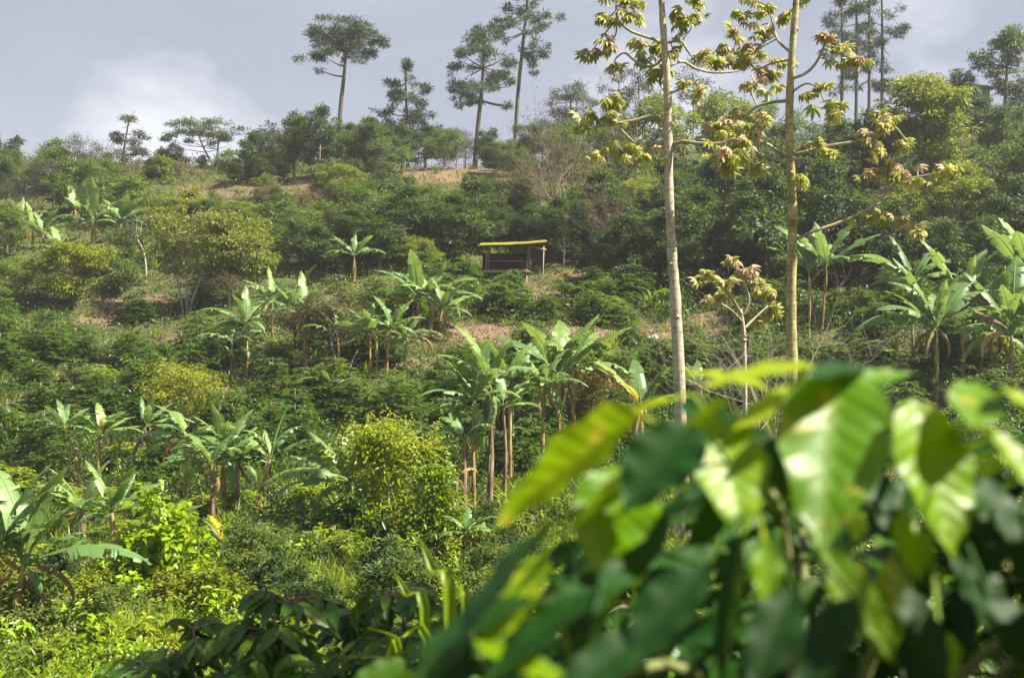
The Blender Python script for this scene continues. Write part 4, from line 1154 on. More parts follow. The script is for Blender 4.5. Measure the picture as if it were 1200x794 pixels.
# ------------------------------------------------------------------ bananas
def banana_leaf_mesh(name, bend, tatter, seed, mat, wratio=.30, gable=.25, sideways=0.0):
    """a unit-length leaf along +X: petiole, midrib and a blade torn along its side veins"""
    r = np.random.default_rng(seed)
    mb = MB()
    n = 40
    pet = .16
    t = np.linspace(0, 1, n + 1)
    ang = -bend * (t ** 1.5)
    dx, dz = np.cos(ang), np.sin(ang)
    x = np.concatenate([[0], np.cumsum((dx[1:] + dx[:-1]) / 2) / n]); z = np.concatenate([[0], np.cumsum((dz[1:] + dz[:-1]) / 2) / n])
    y = sideways * t * t
    mid = np.stack([x, y, z], 1)
    nrm = np.stack([-np.sin(ang), np.zeros_like(ang), np.cos(ang)], 1)
    tube(mb, mid, np.interp(t, [0, .15, 1], [.018, .010, .002]), 5, tint=.9, cap=False)
    bl = (t - pet) / (1 - pet)
    wv = np.where(bl > 0, wratio * .5 * np.clip(np.minimum(bl / .10, 1) ** .6 * np.clip((1 - bl) / .45, 0, 1) ** .65, 0, 1), 0)
    for sg in (-1, 1):
        i = int(n * pet)
        while i < n:
            run = n - i if tatter == 0 else int(np.clip(r.geometric(min(.9, .12 + .33 * tatter)), 1, n - i))
            if tatter == 0 and r.random() < .8:
                run = min(n - i, int(r.integers(8, 20)))
            j = min(n, i + run)
            rows = np.arange(i, j + 1)
            droop = gable + (r.normal() * .25 + .35 * r.random()) * min(1, tatter * 1.2)
            sk = -.0 + r.normal() * .08 * tatter
            v, uv = [], []
            for q, row in enumerate(rows):
                ww = wv[row]
                fr = 0.0
                if tatter and (q == 0 or q == len(rows) - 1):
                    fr = .06 * tatter
                for c in range(4):
                    u = c / 3.0
                    lat = ww * u * (1 - fr * u)
                    dn = droop * u * u * .5 + droop * .35 * u
                    lift = .10 * math.sin(u * math.pi)
                    pt = mid[row] + np.array((0, sg, 0)) * lat * math.cos(dn) - nrm[row] * lat * (math.sin(dn) - lift * .5)
                    pt = pt + np.array((dx[row], 0, dz[row])) * (lat * .30 + sk * lat)
                    v.append(pt); uv.append((sg * u, max(0, bl[row]), 0))
            tint = np.clip(.35 + .3 * r.random(), 0, 1)
            v = np.array(v); uv = np.array(uv); uv[:, 2] = tint
            m = len(rows)
            a = np.arange(m - 1)[:, None] * 4; b = np.arange(3)[None]
            f = np.stack([a + b, a + b + 1, a + 4 + b + 1, a + 4 + b], -1).reshape(-1, 4)
            if sg < 0: f = f[:, ::-1]
            mb.add(v, [f], uv)
            i = j
    return mb.mesh(name, mat)


BL = {'erect': [banana_leaf_mesh('leaf', .75, .6, 601, M['banana'], .27, -.10), banana_leaf_mesh('leaf', .95, .8, 602, M['banana'], .26, .05, .05), banana_leaf_mesh('leaf', .6, .9, 612, M['banana'], .25, .15, -.05)],
      'arch': [banana_leaf_mesh('leaf', 1.25, .8, 603, M['banana'], .29, .2, .04), banana_leaf_mesh('leaf', 1.35, 1.1, 604, M['banana'], .27, .4, -.06), banana_leaf_mesh('leaf', 1.1, .6, 605, M['banana'], .30, .15)],
      'droop': [banana_leaf_mesh('leaf', 2.1, .8, 606, M['banana'], .27, .6, .05), banana_leaf_mesh('leaf', 1.9, 1.1, 607, M['banana'], .26, .7, -.05)],
      'dead': [banana_leaf_mesh('leaf', 2.2, 1.2, 608, M['banana_dry'], .20, 1.1, .06), banana_leaf_mesh('leaf', 1.8, 1.3, 609, M['banana_dry'], .16, 1.25, -.05)],
      'yellow': [banana_leaf_mesh('leaf', 1.2, .5, 610, M['banana_yellow'], .24, .4)],
      'roll': [banana_leaf_mesh('leaf', .25, 0, 611, M['banana'], .07, -1.2)]}


def banana(px, by, cy, L_px, label, seed, n=8, lean=0, girth=1.0, dead=1, lv=None, Y=None, spread=1.0, dry=False, group='banana plants on the hillside', mid=None, extra=3):
    r = np.random.default_rng(seed)
    if Y is None: b = gp(px, by)
    else:
        x = (px - 600) / F * Y; b = np.array((x, Y, gz(x, Y)))
    Y = b[1]; s = Y / F
    e = empty('banana_plant', tuple(b), label, 'banana plant', group)
    top = P(px + lean, cy, Y) - b
    q = top * .5 + np.array((r.normal() * .04, r.normal() * .05, 0)) + (np.array((mid * s, 0, 0)) if mid else 0)
    pts = curve([(0, 0, -.3), q, top], 12)
    mb = MB()
    rad = np.interp(np.linspace(0, 1, 12), [0, .1, .85, 1], [.135, .115, .08, .05]) * girth * .82 * (1 + .07 * r.normal(size=12))
    tube(mb, pts, rad, 10)
    # old sheaths peeling from the stem
    for i in range(5):
        t = int(r.integers(2, 10)); a = r.random() * 6.28
        o = np.array((math.cos(a), math.sin(a), 0))
        p0 = pts[t] + o * rad[t] * .8
        p = np.array([p0, p0 + o * .05 + np.array((0, 0, -.16)), p0 + o * .07 + np.array((0, 0, -.45 - .2 * r.random()))])
        tube(mb, curve(p, 5), np.linspace(.035, .008, 5) * girth, 4, cap=False)
    mb.build('stem', M['stem_brown'] if dry else M['stem_banana'], e)
    specs = list(lv or [])
    if not specs:
        off = r.random() * 360
        for i in range(n):
            u = i / max(1, n - 1)
            a = off + i * 137.5
            el = 82 - 62 * u * spread + r.normal() * 6
            kind = 'erect' if u < .35 else ('arch' if u < .85 else 'droop')
            specs.append(('az', a, el, L_px * (.85 + .3 * r.random()), kind))
        for i in range(dead):
            specs.append(('az', r.random() * 360, -20 + 30 * r.random(), L_px * (.6 + .25 * r.random()), 'dead'))
    if lv and len(lv) > 4:
        for i in range(extra):
            specs.append(('az', r.random() * 360, r.uniform(35, 78), np.mean([q[1] for q in lv]) * r.uniform(.8, 1.05), 'erect' if r.random() < .5 else 'arch'))
    for i in range(int(r.integers(0, 4))):
        specs.append(('az', r.random() * 360, r.uniform(-60, -15), np.mean([q[3] if q[0] == 'az' else q[1] for q in specs]) * r.uniform(.45, .8), 'dead'))
    for sp in specs:
        if sp[0] == 'az':
            _, a, el, lp, kind = sp
            a, el = math.radians(a), math.radians(el)
            d = np.array((math.cos(a) * math.cos(el), math.sin(a) * math.cos(el), math.sin(el)))
        else:
            ang, lp, dep, kind = sp            # angle in the picture (90 = up), length, depth component (+ away)
            ang = math.radians(ang)
            d = norm(np.array((math.cos(ang), dep, math.sin(ang))))
        Ln = lp * s * (1.2 if kind != 'erect' else 1.12)
        X = Vector(d)
        side = Vector((0, 0, 1)).cross(X)
        if side.length < .05: side = Vector((0, -1, 0))
        side.normalize()
        side = Matrix.Rotation(r.normal() * .25, 3, X) @ side
        Z = X.cross(side)
        mat = Matrix((X, side, Z)).transposed()
        me = BL[kind][int(r.integers(len(BL[kind])))]
        o = link('leaf', me, e)
        o.matrix_local = Matrix.Translation(Vector(top) + Vector(d) * .0) @ mat.to_4x4() @ Matrix.Diagonal((Ln, Ln * (.82 + .24 * r.random()), Ln, 1))
        if kind == 'dead': o['label'] = 'dry brown hanging leaf'
        if kind == 'yellow': o['label'] = 'yellowing leaf'
    return e




STEMS += [(218, 372), (269, 358), (169, 335), (88, 362), (392, 435), (213, 515)]


def bn(px, by, cy, L_px, desc, seed, **k):
    STEMS.append((px, by))
    banana(px, by, cy, L_px, auto(desc, px + k.get('lean', 0), (by + cy) / 2), seed, **k)


# upper left
bn(108, 288, 262, 46, 'banana with large upright leaves', 701, n=8, spread=.6, dead=1, lv=[(118, 50, .2, 'erect'), (85, 52, -.2, 'erect'), (60, 42, .2, 'erect'), (145, 42, -.3, 'arch'), (100, 40, .5, 'erect'), (25, 32, -.4, 'arch'), (160, 34, .3, 'arch')])
bn(142, 285, 262, 40, 'smaller bluish banana', 702, lv=[(110, 40, .2, 'erect'), (75, 38, -.3, 'erect'), (50, 36, .3, 'erect'), (140, 34, .1, 'arch'), (25, 32, -.2, 'arch'), (92, 36, .6, 'erect')])
bn(70, 318, 293, 38, 'banana with a pale blue upright leaf', 703, lv=[(78, 40, 0, 'erect'), (105, 36, .3, 'erect'), (150, 34, -.3, 'arch'), (35, 28, .4, 'arch'), (170, 30, .3, 'droop')], dead=1)
bn(22, 285, 262, 30, 'small banana half hidden in bushes', 704, n=6)
bn(38, 292, 268, 28, 'low banana in the bushes', 716, n=6)
bn(415, 330, 300, 36, 'lone slender banana', 705, lv=[(95, 30, .3, 'erect'), (62, 34, -.2, 'erect'), (125, 36, .2, 'erect'), (35, 34, .1, 'arch'), (150, 32, -.2, 'arch')], girth=.7)
# slope group
bn(289, 440, 378, 48, 'straight-stemmed banana on the slope', 706, lv=[(92, 44, .1, 'erect'), (55, 48, -.1, 'erect'), (30, 40, .4, 'arch'), (140, 50, -.2, 'arch'), (165, 40, .4, 'arch'), (110, 38, .5, 'erect'), (15, 34, -.5, 'droop')], girth=.8)
bn(272, 442, 400, 40, 'short banana on the slope', 707, lv=[(95, 34, .2, 'erect'), (145, 38, -.2, 'arch'), (60, 32, .4, 'erect'), (165, 34, .2, 'arch'), (30, 30, -.3, 'arch')], girth=.7)
bn(345, 412, 362, 50, 'banana with dark reddish stem', 708, lv=[(120, 46, .2, 'erect'), (80, 54, 0, 'erect'), (150, 48, -.2, 'arch'), (40, 48, .3, 'arch'), (165, 40, .4, 'arch'), (20, 36, -.4, 'arch')], dry=True, girth=.8)
bn(358, 432, 370, 52, 'golden-stemmed banana on the slope', 709, lv=[(70, 48, .1, 'erect'), (95, 56, .2, 'erect'), (30, 50, -.2, 'arch'), (150, 50, .2, 'arch'), (55, 44, .4, 'erect'), (10, 34, -.4, 'droop')], girth=1.0)
bn(385, 482, 448, 30, 'small banana with a yellowing leaf', 710, lv=[(70, 30, .1, 'yellow'), (150, 34, -.2, 'arch'), (110, 24, .3, 'erect'), (60, 22, .3, 'roll'), (180, 26, .2, 'dead'), (30, 20, -.4, 'arch')], dry=True, girth=.9)
bn(434, 442, 390, 42, 'thin banana of the upright group', 711, lv=[(120, 40, .3, 'erect'), (150, 42, -.2, 'arch'), (90, 36, .2, 'erect'), (170, 34, .3, 'arch'), (50, 30, .4, 'arch')], girth=.6)
bn(453, 442, 385, 46, 'banana with a folded pale leaf', 712, lv=[(100, 44, .1, 'erect'), (70, 42, .3, 'erect'), (140, 40, -.2, 'arch'), (40, 40, -.2, 'arch'), (160, 36, .4, 'arch'), (20, 34, .3, 'droop')], girth=.75, lean=6)
bn(441, 442, 392, 36, 'slim banana at the back of the upright group', 717, lv=[(105, 36, .4, 'erect'), (60, 34, .5, 'erect'), (150, 32, .4, 'arch'), (30, 30, .5, 'arch')], girth=.6)
bn(474, 440, 395, 40, 'banana with brown hanging leaves', 713, lv=[(30, 40, -.2, 'arch'), (75, 34, .3, 'erect'), (120, 34, .2, 'erect'), (15, 36, .2, 'dead'), (-20, 22, -.3, 'yellow'), (50, 28, .2, 'dead'), (160, 28, -.4, 'arch')], girth=.7, lean=4)
bn(490, 388, 350, 60, 'large-leaved banana on the terrace', 714, lv=[(125, 62, .2, 'erect'), (92, 56, -.1, 'erect'), (65, 48, .3, 'erect'), (40, 46, -.2, 'arch'), (20, 46, .3, 'arch'), (150, 40, .4, 'arch'), (170, 30, .2, 'yellow'), (105, 44, .5, 'erect')], dead=1)
bn(506, 388, 350, 52, 'leaning banana on the terrace', 715, lv=[(110, 44, .2, 'erect'), (75, 46, -.2, 'erect'), (48, 52, .1, 'arch'), (25, 54, -.2, 'arch'), (5, 44, .3, 'droop'), (140, 34, .4, 'arch')], girth=.9)
bn(395, 440, 392, 40, 'slim banana half behind the brown shrub', 780, lv=[(100, 40, .2, 'erect'), (65, 40, .3, 'erect'), (130, 38, -.2, 'erect'), (35, 36, .2, 'arch'), (155, 34, .3, 'arch')], girth=.6)
bn(520, 400, 362, 40, 'small upright banana on the terrace edge', 781, lv=[(100, 40, .2, 'erect'), (70, 40, -.2, 'erect'), (40, 38, .2, 'erect'), (130, 36, .3, 'erect'), (15, 32, -.2, 'arch')], girth=.6)
bn(320, 400, 352, 40, 'narrow banana behind the straight-stemmed one', 782, lv=[(95, 42, .2, 'erect'), (70, 38, .3, 'erect'), (125, 40, -.2, 'erect'), (45, 34, .2, 'arch'), (150, 34, .3, 'arch')], girth=.6)
bn(88, 268, 246, 34, 'upright banana behind the large-leaved one', 783, lv=[(100, 36, .2, 'erect'), (75, 36, -.2, 'erect'), (55, 32, .2, 'erect'), (125, 34, .3, 'erect')], girth=.8)
bn(128, 262, 244, 32, 'bluish banana peering over the bushes', 784, lv=[(100, 34, .2, 'erect'), (75, 34, -.2, 'erect'), (55, 30, .2, 'erect'), (125, 30, .3, 'erect')], girth=.8)
bn(50, 300, 275, 34, 'banana in the thicket by the left edge', 785, lv=[(100, 34, .2, 'erect'), (75, 36, -.2, 'erect'), (50, 30, .2, 'erect'), (130, 32, .3, 'erect'), (20, 26, .2, 'arch')], girth=.8)
# central clump
CG = 'banana plants in the big central clump'
bn(556, 602, 468, 74, 'tall banana of the central clump with a grey straight stem', 720, group=CG, lv=[(150, 60, -.3, 'arch'), (175, 64, -.2, 'arch'), (115, 66, .2, 'erect'), (85, 70, .1, 'erect'), (60, 60, .3, 'erect'), (35, 52, -.3, 'arch'), (-75, 58, -.5, 'arch'), (195, 50, .2, 'droop')], girth=.8)
bn(573, 600, 450, 76, 'central clump banana with reddish peeling stem', 721, group=CG, dry=True, lv=[(130, 70, .2, 'erect'), (100, 80, .2, 'erect'), (75, 60, -.3, 'erect'), (160, 62, .3, 'arch'), (45, 56, .4, 'arch'), (-60, 60, -.4, 'droop'), (190, 56, -.1, 'arch')], girth=1.05, dead=2)
bn(543, 612, 515, 62, 'low central clump banana with arching pale leaves', 722, group=CG, dry=True, lv=[(165, 46, -.3, 'arch'), (185, 44, .1, 'arch'), (140, 48, .3, 'arch'), (110, 40, .4, 'erect'), (60, 36, .4, 'arch')], girth=.9)
bn(536, 618, 560, 40, 'brown stub banana at the foot of the central clump', 726, group=CG, dry=True, lv=[(150, 34, -.2, 'dead'), (60, 30, .3, 'dead'), (110, 30, .2, 'arch'), (200, 30, -.2, 'dead')], girth=.8)
bn(598, 565, 455, 70, 'upright banana of the clump with pale sunlit leaf backs', 723, group=CG, lv=[(105, 60, -.2, 'erect'), (75, 62, .1, 'erect'), (55, 50, -.4, 'arch'), (125, 56, .3, 'erect'), (150, 60, .1, 'arch'), (30, 46, .3, 'arch'), (88, 50, -.6, 'arch')], girth=.85)
bn(655, 520, 440, 78, 'wide-leaved banana behind the rusty bush', 724, group=CG, lv=[(130, 84, .1, 'erect'), (112, 76, -.2, 'erect'), (88, 70, .3, 'erect'), (70, 80, .1, 'erect'), (50, 84, -.1, 'erect'), (150, 60, -.3, 'arch'), (30, 60, .3, 'arch'), (170, 56, .2, 'arch'), (100, 60, -.5, 'arch')])
bn(672, 515, 430, 70, 'second wide-leaved banana behind the rusty bush', 725, group=CG, lv=[(100, 64, .3, 'erect'), (75, 66, -.2, 'erect'), (48, 76, .1, 'erect'), (120, 56, .3, 'erect'), (20, 62, -.2, 'arch'), (65, 64, .5, 'erect'), (10, 48, .3, 'dead')])
bn(590, 588, 478, 50, 'thin back banana of the central clump', 727, group=CG, dry=True, lv=[(95, 50, .3, 'erect'), (60, 46, .4, 'erect'), (140, 46, .4, 'arch'), (25, 42, .4, 'arch'), (170, 40, .3, 'dead')], girth=.7)
bn(636, 560, 452, 56, 'broad banana with a bright yellow-green hanging leaf', 728, group=CG, lv=[(70, 54, .2, 'erect'), (110, 54, .2, 'erect'), (30, 50, -.2, 'arch'), (150, 48, -.2, 'arch'), (-15, 40, -.4, 'droop'), (50, 44, -.5, 'arch')], girth=.8)
bn(752, 545, 480, 70, 'bright yellow-green banana under the pale cecropia', 729, group=CG, lv=[(118, 72, -.1, 'erect'), (95, 66, .3, 'erect'), (70, 56, -.2, 'erect'), (140, 62, .2, 'arch'), (40, 50, .1, 'arch'), (170, 60, -.2, 'droop'), (105, 50, -.5, 'yellow')])
bn(820, 478, 455, 46, 'small banana rising between the two cecropia trunks', 730, lv=[(115, 46, .1, 'erect'), (90, 40, .3, 'erect'), (60, 36, -.2, 'erect'), (150, 34, .2, 'arch')], girth=.7)
# right side
bn(962, 392, 312, 72, 'two-leaved tall banana at the wood edge', 740, lv=[(70, 62, .1, 'erect'), (45, 66, -.1, 'erect'), (95, 60, .3, 'erect'), (28, 70, .1, 'arch'), (130, 56, .2, 'erect'), (150, 44, .4, 'arch')], girth=.7, lean=6)
bn(948, 394, 318, 56, 'banana pressed against the mossy cecropia trunk', 741, lv=[(100, 66, .2, 'erect'), (75, 60, .3, 'erect'), (130, 52, .2, 'erect'), (50, 44, -.3, 'arch')], girth=.7)
RG = 'banana plants of the fruiting group'
bn(1097, 472, 384, 84, 'banana with two long torn leaves arching left', 742, group=RG, lv=[(152, 92, -.1, 'arch'), (140, 76, -.4, 'arch'), (105, 88, .1, 'erect'), (80, 90, -.1, 'erect'), (60, 84, .2, 'erect'), (120, 70, .4, 'erect'), (40, 70, -.3, 'arch'), (95, 64, -.5, 'erect'), (215, 30, -.2, 'dead')], girth=1.0)
bn(1128, 452, 358, 78, 'banana with a brown shredded leaf across its top', 743, group=RG, lv=[(75, 78, .2, 'erect'), (105, 84, .1, 'erect'), (50, 76, -.2, 'arch'), (125, 80, .3, 'arch'), (88, 60, -.3, 'erect'), (150, 56, .1, 'dead'), (22, 80, -.3, 'dead'), (35, 60, .2, 'dead')], girth=.9)
bn(1145, 450, 395, 64, 'leaning banana with a curved pale stem', 744, group=RG, lean=18, lv=[(95, 76, 0, 'roll'), (60, 62, .2, 'erect'), (30, 58, -.3, 'arch'), (150, 46, .4, 'arch'), (10, 50, .2, 'droop')], girth=.9, mid=-4)
bn(1186, 470, 392, 84, 'thick brown-stemmed banana carrying a bunch of fruit', 745, group=RG, dry=True, lv=[(85, 104, .1, 'erect'), (70, 90, -.2, 'erect'), (110, 92, .2, 'erect'), (150, 66, -.2, 'arch'), (170, 60, .2, 'droop'), (40, 70, .1, 'arch'), (20, 60, -.3, 'droop'), (130, 84, .1, 'dead'), (160, 60, -.3, 'dead')], girth=1.25)
bn(1162, 452, 380, 60, 'thin-stemmed banana behind the leaning one', 746, group=RG, lv=[(100, 70, .3, 'erect'), (70, 62, .4, 'erect'), (135, 70, .2, 'arch'), (40, 50, .3, 'arch'), (165, 46, .4, 'arch')], girth=.75)
bn(1070, 420, 330, 60, 'banana half behind the arching branch', 747, group=RG, lv=[(100, 60, .2, 'erect'), (65, 56, .3, 'erect'), (130, 56, .2, 'arch'), (30, 50, -.1, 'arch'), (160, 44, .3, 'arch')], girth=.7)
bn(1205, 440, 330, 80, 'tall banana cut by the right edge', 748, group=RG, lv=[(95, 80, .1, 'erect'), (120, 84, -.2, 'erect'), (145, 70, .2, 'arch'), (70, 70, .3, 'erect'), (170, 56, -.2, 'droop')], girth=.9)
# lower left
bn(24, 748, 662, 120, 'large bright banana cut by the left edge', 750, lv=[(80, 120, -.1, 'erect'), (64, 116, -.2, 'erect'), (97, 124, .1, 'erect'), (112, 100, .2, 'erect'), (26, 128, .1, 'arch'), (130, 80, -.2, 'erect'), (48, 84, .4, 'erect'), (0, 70, .3, 'dead'), (-30, 46, -.3, 'droop')], girth=.7, lean=4, extra=0)
bn(-5, 748, 650, 110, 'banana mostly outside the left edge', 751, lv=[(75, 110, .1, 'erect'), (60, 110, -.2, 'erect'), (95, 100, .3, 'erect'), (40, 80, -.3, 'erect'), (15, 60, .1, 'arch')], girth=.8, extra=0)
bn(96, 648, 597, 64, 'stout banana with peeling orange stem', 752, dry=True, lv=[(140, 62, .1, 'arch'), (110, 60, -.1, 'erect'), (80, 62, .2, 'erect'), (155, 58, -.3, 'arch'), (60, 50, -.3, 'arch'), (30, 54, .3, 'arch'), (165, 48, .4, 'droop'), (190, 44, -.2, 'dead')], girth=1.3)
bn(132, 692, 600, 58, 'golden thin-stemmed banana with spreading leaves', 753, lv=[(110, 66, .1, 'erect'), (45, 60, .2, 'erect'), (20, 64, -.1, 'arch'), (75, 50, .4, 'erect'), (150, 52, .2, 'arch'), (170, 50, -.3, 'droop')], girth=.8)
bn(98, 570, 502, 40, 'thin leaning banana with a yellow crown', 754, lean=-22, lv=[(165, 44, .1, 'arch'), (100, 36, .2, 'erect'), (60, 34, .3, 'erect'), (20, 36, -.2, 'arch'), (140, 34, -.3, 'arch')], girth=.6)
bn(120, 572, 508, 46, 'banana with a bright yellow crown', 755, lv=[(95, 40, .2, 'erect'), (60, 42, -.2, 'erect'), (130, 40, .2, 'erect'), (25, 44, .1, 'arch'), (160, 44, -.1, 'arch'), (80, 24, -.3, 'yellow')], girth=.7)
bn(133, 562, 500, 54, 'strongly leaning brown-stemmed banana', 756, lean=38, dry=True, lv=[(30, 50, .1, 'arch'), (60, 40, .3, 'erect'), (15, 52, -.2, 'arch'), (100, 36, .2, 'erect'), (170, 40, .3, 'arch'), (0, 40, .2, 'dead')], girth=.9, mid=4)
bn(217, 592, 512, 50, 'banana on a pale grey pole-like stem', 757, lv=[(160, 56, -.1, 'arch'), (175, 50, .2, 'arch'), (110, 36, .2, 'erect'), (30, 60, .1, 'arch'), (10, 60, -.3, 'arch'), (195, 40, .1, 'dead')], girth=.6)
bn(248, 620, 548, 56, 'banana with dark drooping leaves', 758, lv=[(150, 56, -.1, 'arch'), (115, 50, .2, 'erect'), (170, 54, .3, 'droop'), (80, 46, .3, 'erect'), (135, 50, -.4, 'arch'), (40, 40, .3, 'arch')], girth=.75, dry=True)
bn(262, 612, 532, 66, 'tallest banana of the lower row with broad shiny leaves', 759, lv=[(92, 60, -.1, 'erect'), (75, 58, .3, 'erect'), (110, 56, .2, 'erect'), (150, 54, -.2, 'arch'), (-55, 50, -.5, 'arch'), (30, 50, .2, 'arch'), (60, 48, -.3, 'arch'), (170, 46, .3, 'droop')], girth=.9)
bn(278, 612, 542, 48, 'red-stemmed banana of the lower row', 760, dry=True, lv=[(80, 50, .3, 'erect'), (50, 48, -.1, 'erect'), (20, 50, .2, 'arch'), (130, 46, .2, 'arch'), (0, 34, -.3, 'droop'), (40, 36, .2, 'dead')], girth=.9)
bn(303, 608, 538, 60, 'leaning grey-stemmed banana with a spear leaf', 761, lean=14, lv=[(78, 58, .1, 'roll'), (40, 56, -.1, 'erect'), (130, 44, .2, 'arch'), (160, 48, -.2, 'arch'), (105, 40, .4, 'erect'), (15, 50, .3, 'arch')], girth=.8)
bn(412, 625, 565, 72, 'banana with many long leaves arching left', 762, lv=[(150, 92, -.1, 'arch'), (140, 86, .2, 'arch'), (165, 84, -.2, 'arch'), (120, 74, .1, 'erect'), (95, 70, .3, 'erect'), (60, 54, -.2, 'erect'), (180, 56, .1, 'droop'), (80, 70, -.4, 'arch'), (30, 44, .3, 'arch')], girth=.9)
bn(262, 668, 640, 30, 'young banana with one yellow leaf', 763, lv=[(100, 40, .1, 'yellow'), (40, 44, -.1, 'erect'), (70, 40, .2, 'erect'), (130, 34, .3, 'arch'), (20, 34, -.2, 'arch')], girth=.6)
bn(196, 640, 612, 34, 'young banana with blue-green leaves', 764, lv=[(105, 34, .1, 'erect'), (75, 36, .2, 'erect'), (40, 44, -.1, 'erect'), (140, 34, .2, 'arch')], girth=.5)
bn(548, 655, 625, 34, 'young low banana at the foot of the clump', 765, lv=[(120, 36, .1, 'arch'), (60, 40, -.2, 'arch'), (90, 34, .3, 'erect'), (20, 44, .2, 'arch'), (160, 34, -.2, 'arch')], girth=.5)
bn(296, 446, 425, 20, 'young yellow-green banana sucker', 766, lv=[(60, 32, .1, 'erect'), (110, 26, .2, 'erect'), (85, 24, -.3, 'erect')], girth=.35)
bn(276, 446, 428, 18, 'small pale banana sucker', 767, lv=[(100, 26, .1, 'erect'), (65, 24, .2, 'erect')], girth=.3)


shrubs()
coffee_rows()


def valley_shrubs():
    r = np.random.default_rng(57)
    n = 0
    for _ in range(400):
        px, py = r.uniform(0, 600), r.uniform(612, 742)
        b = gp(px, py)
        if any(abs(px - a) < 15 and q - 6 < py < q + 26 for a, q in STEMS) or abs(px - 395) < 40 and py > 672: continue
        k = int(r.choice(3, p=[.4, .25, .35])); z = r.uniform(.28, .5)
        place([SH[k]], 0, (b[0], b[1], b[2] - .05), r.random() * 6.28, (z * 1.2, z * 1.2, z), auto(['small dark green shrub on the valley floor', 'small olive shrub on the valley floor', 'small lime green shrub on the valley floor'][k], px, py), 'small shrubs on the valley floor')
        n += 1
        if n >= 62: break


valley_shrubs()


def fruit():
    b = gp(1186, 470); s = b[1] / F
    p0 = P(1178, 318, b[1] - .35)
    e = empty('banana_bunch', tuple(p0), 'hanging bunch of green bananas on the thick brown-stemmed plant', 'fruit bunch')
    st, fr = MB(), MB()
    r = np.random.default_rng(3)
    tube(st, curve([(.1, .3, .25), (.02, .05, .2), (0, 0, 0), (0, 0, -1.05)], 12), np.linspace(.03, .02, 12), 6)
    for k in range(8):
        fr = MB()
        for a in range(9):
            an = a * .7 + k * .35
            o = np.array((math.cos(an), math.sin(an), 0))
            c = np.array((0, 0, -.12 - k * .10))
            rr = .05 + .1 * math.sin(math.pi * (k + 1.5) / 10)
            tube(fr, curve([c + o * .02, c + o * rr * 1.2 + np.array((0, 0, .01)), c + o * rr * 1.35 + np.array((0, 0, .12))], 6), [.012, .022, .026, .026, .02, .008], 6, tint=r.random())
        fr.build('fruit_hand', M['vine'], e)
    st.build('stalk', M['petiole'], e)


fruit()


# ------------------------------------------------------------------ cecropias
def palmate(mb, p, ax, r, size, droop, tint):
    """umbrella leaf: seven to nine long lobes radiating from the end of a stalk"""
    n = int(r.integers(7, 10))
    ax = norm(ax)
    s = norm(np.cross(ax, np.array((.3, .9, .2)))); t = np.cross(ax, s)
    an = np.arange(n) * 2 * math.pi / n + r.random() * 6
    D = np.cos(an)[:, None] * s + np.sin(an)[:, None] * t
    D = D - ax * droop
    leaves(mb, np.repeat(p[None], n, 0), D, np.repeat(ax[None], n, 0), size * (.75 + .35 * r.random(n)), size * .34, T_NICE, np.clip(tint + r.normal(size=n) * .08, 0, 1))


def cecropia(name, label, trunk, trunk_w, bark, branches, Y, seed):
    r = np.random.default_rng(seed)
    x0, _ = trunk[0]
    bx = (x0 - 600) / F * Y
    b = np.array((bx, Y, gz(bx, Y)))
    e = empty(name, tuple(b), label, 'cecropia tree')
    s = Y / F
    pts = [np.array((0, 0, -.3))] + [P(px, py, Y) - b for px, py in trunk]
    pts = curve(pts, 40)
    rad = np.interp(np.linspace(0, 1, 40), np.linspace(0, 1, len(trunk_w)), trunk_w) * s * .5
    rad *= 1 + .05 * np.sin(np.arange(40) * 1.9) + .045 * r.normal(size=40)
    rad[:4] *= np.array((1.9, 1.5, 1.25, 1.1))
    mb = MB(); tube(mb, pts, rad, 14)
    for _ in range(5):      # branch scars
        i = int(r.integers(6, 34)); a = r.random() * 6.28
        o = np.array((math.cos(a), math.sin(a), 0))
        tube(mb, np.array([pts[i] + o * rad[i] * .7, pts[i] + o * rad[i] * 1.15 + (0, 0, .03)]), [.07, .045], 7)
    mb.build('trunk', bark, e)
    for poly, bw, tips in branches:
        br = MB()
        dep = r.normal() * .5
        k = len(poly)
        bp = []
        for i, (px, py) in enumerate(poly):
            p = P(px, py, Y + dep * (i / max(1, k - 1)) * 1.4) - b
            bp.append(p)
        bp = curve(bp, 14)
        tube(br, bp, np.linspace(bw * s * .5, bw * s * .3, 14), 7)
        bo = br.build('branch', M['cec_branch'], e)
        green, dry = MB(), MB()
        for (cx, cy, rx, ry, n, isdry) in tips:
            tw = MB()
            c = P(cx, cy, Y + dep * 1.4) - b
            near = bp[np.argmin(np.linalg.norm(bp - c, axis=1))]
            tube(tw, curve([near, near * .5 + c * .5 + r.normal(size=3) * .04, c], 6), np.linspace(bw * s * .28, bw * s * .16, 6), 5, cap=False)
            for _ in range(int(n * 1.9 + .5)):
                q = c + r.normal(size=3) * np.array((rx, (rx + ry) / 2, ry)) * s * .6
                tube(tw, np.array([c, (c + q) * .5 + (0, 0, .03), q]), [.012, .009, .006], 4, cap=False)
                ax = np.array((r.normal() * .6, r.normal() * .6 - .25, .75)); sz = .15 + .13 * r.random()
                if isdry == 2:
                    ax = np.array((r.normal() * .5, -1.0, .5)); sz *= 1.35
                palmate(dry if (isdry == 1 and r.random() < .42) or (isdry == 0 and r.random() < .06) else green, q, ax, r, sz, .15 + .55 * r.random(), r.random())
            tw.build('twig', M['cec_branch'], bo)
        if green.n: green.build('foliage', M['cecropia'], bo)
        if dry.n:
            d = dry.build('dry_foliage', M['cecropia_dry'], bo); d['label'] = 'dry pinkish-brown leaves'


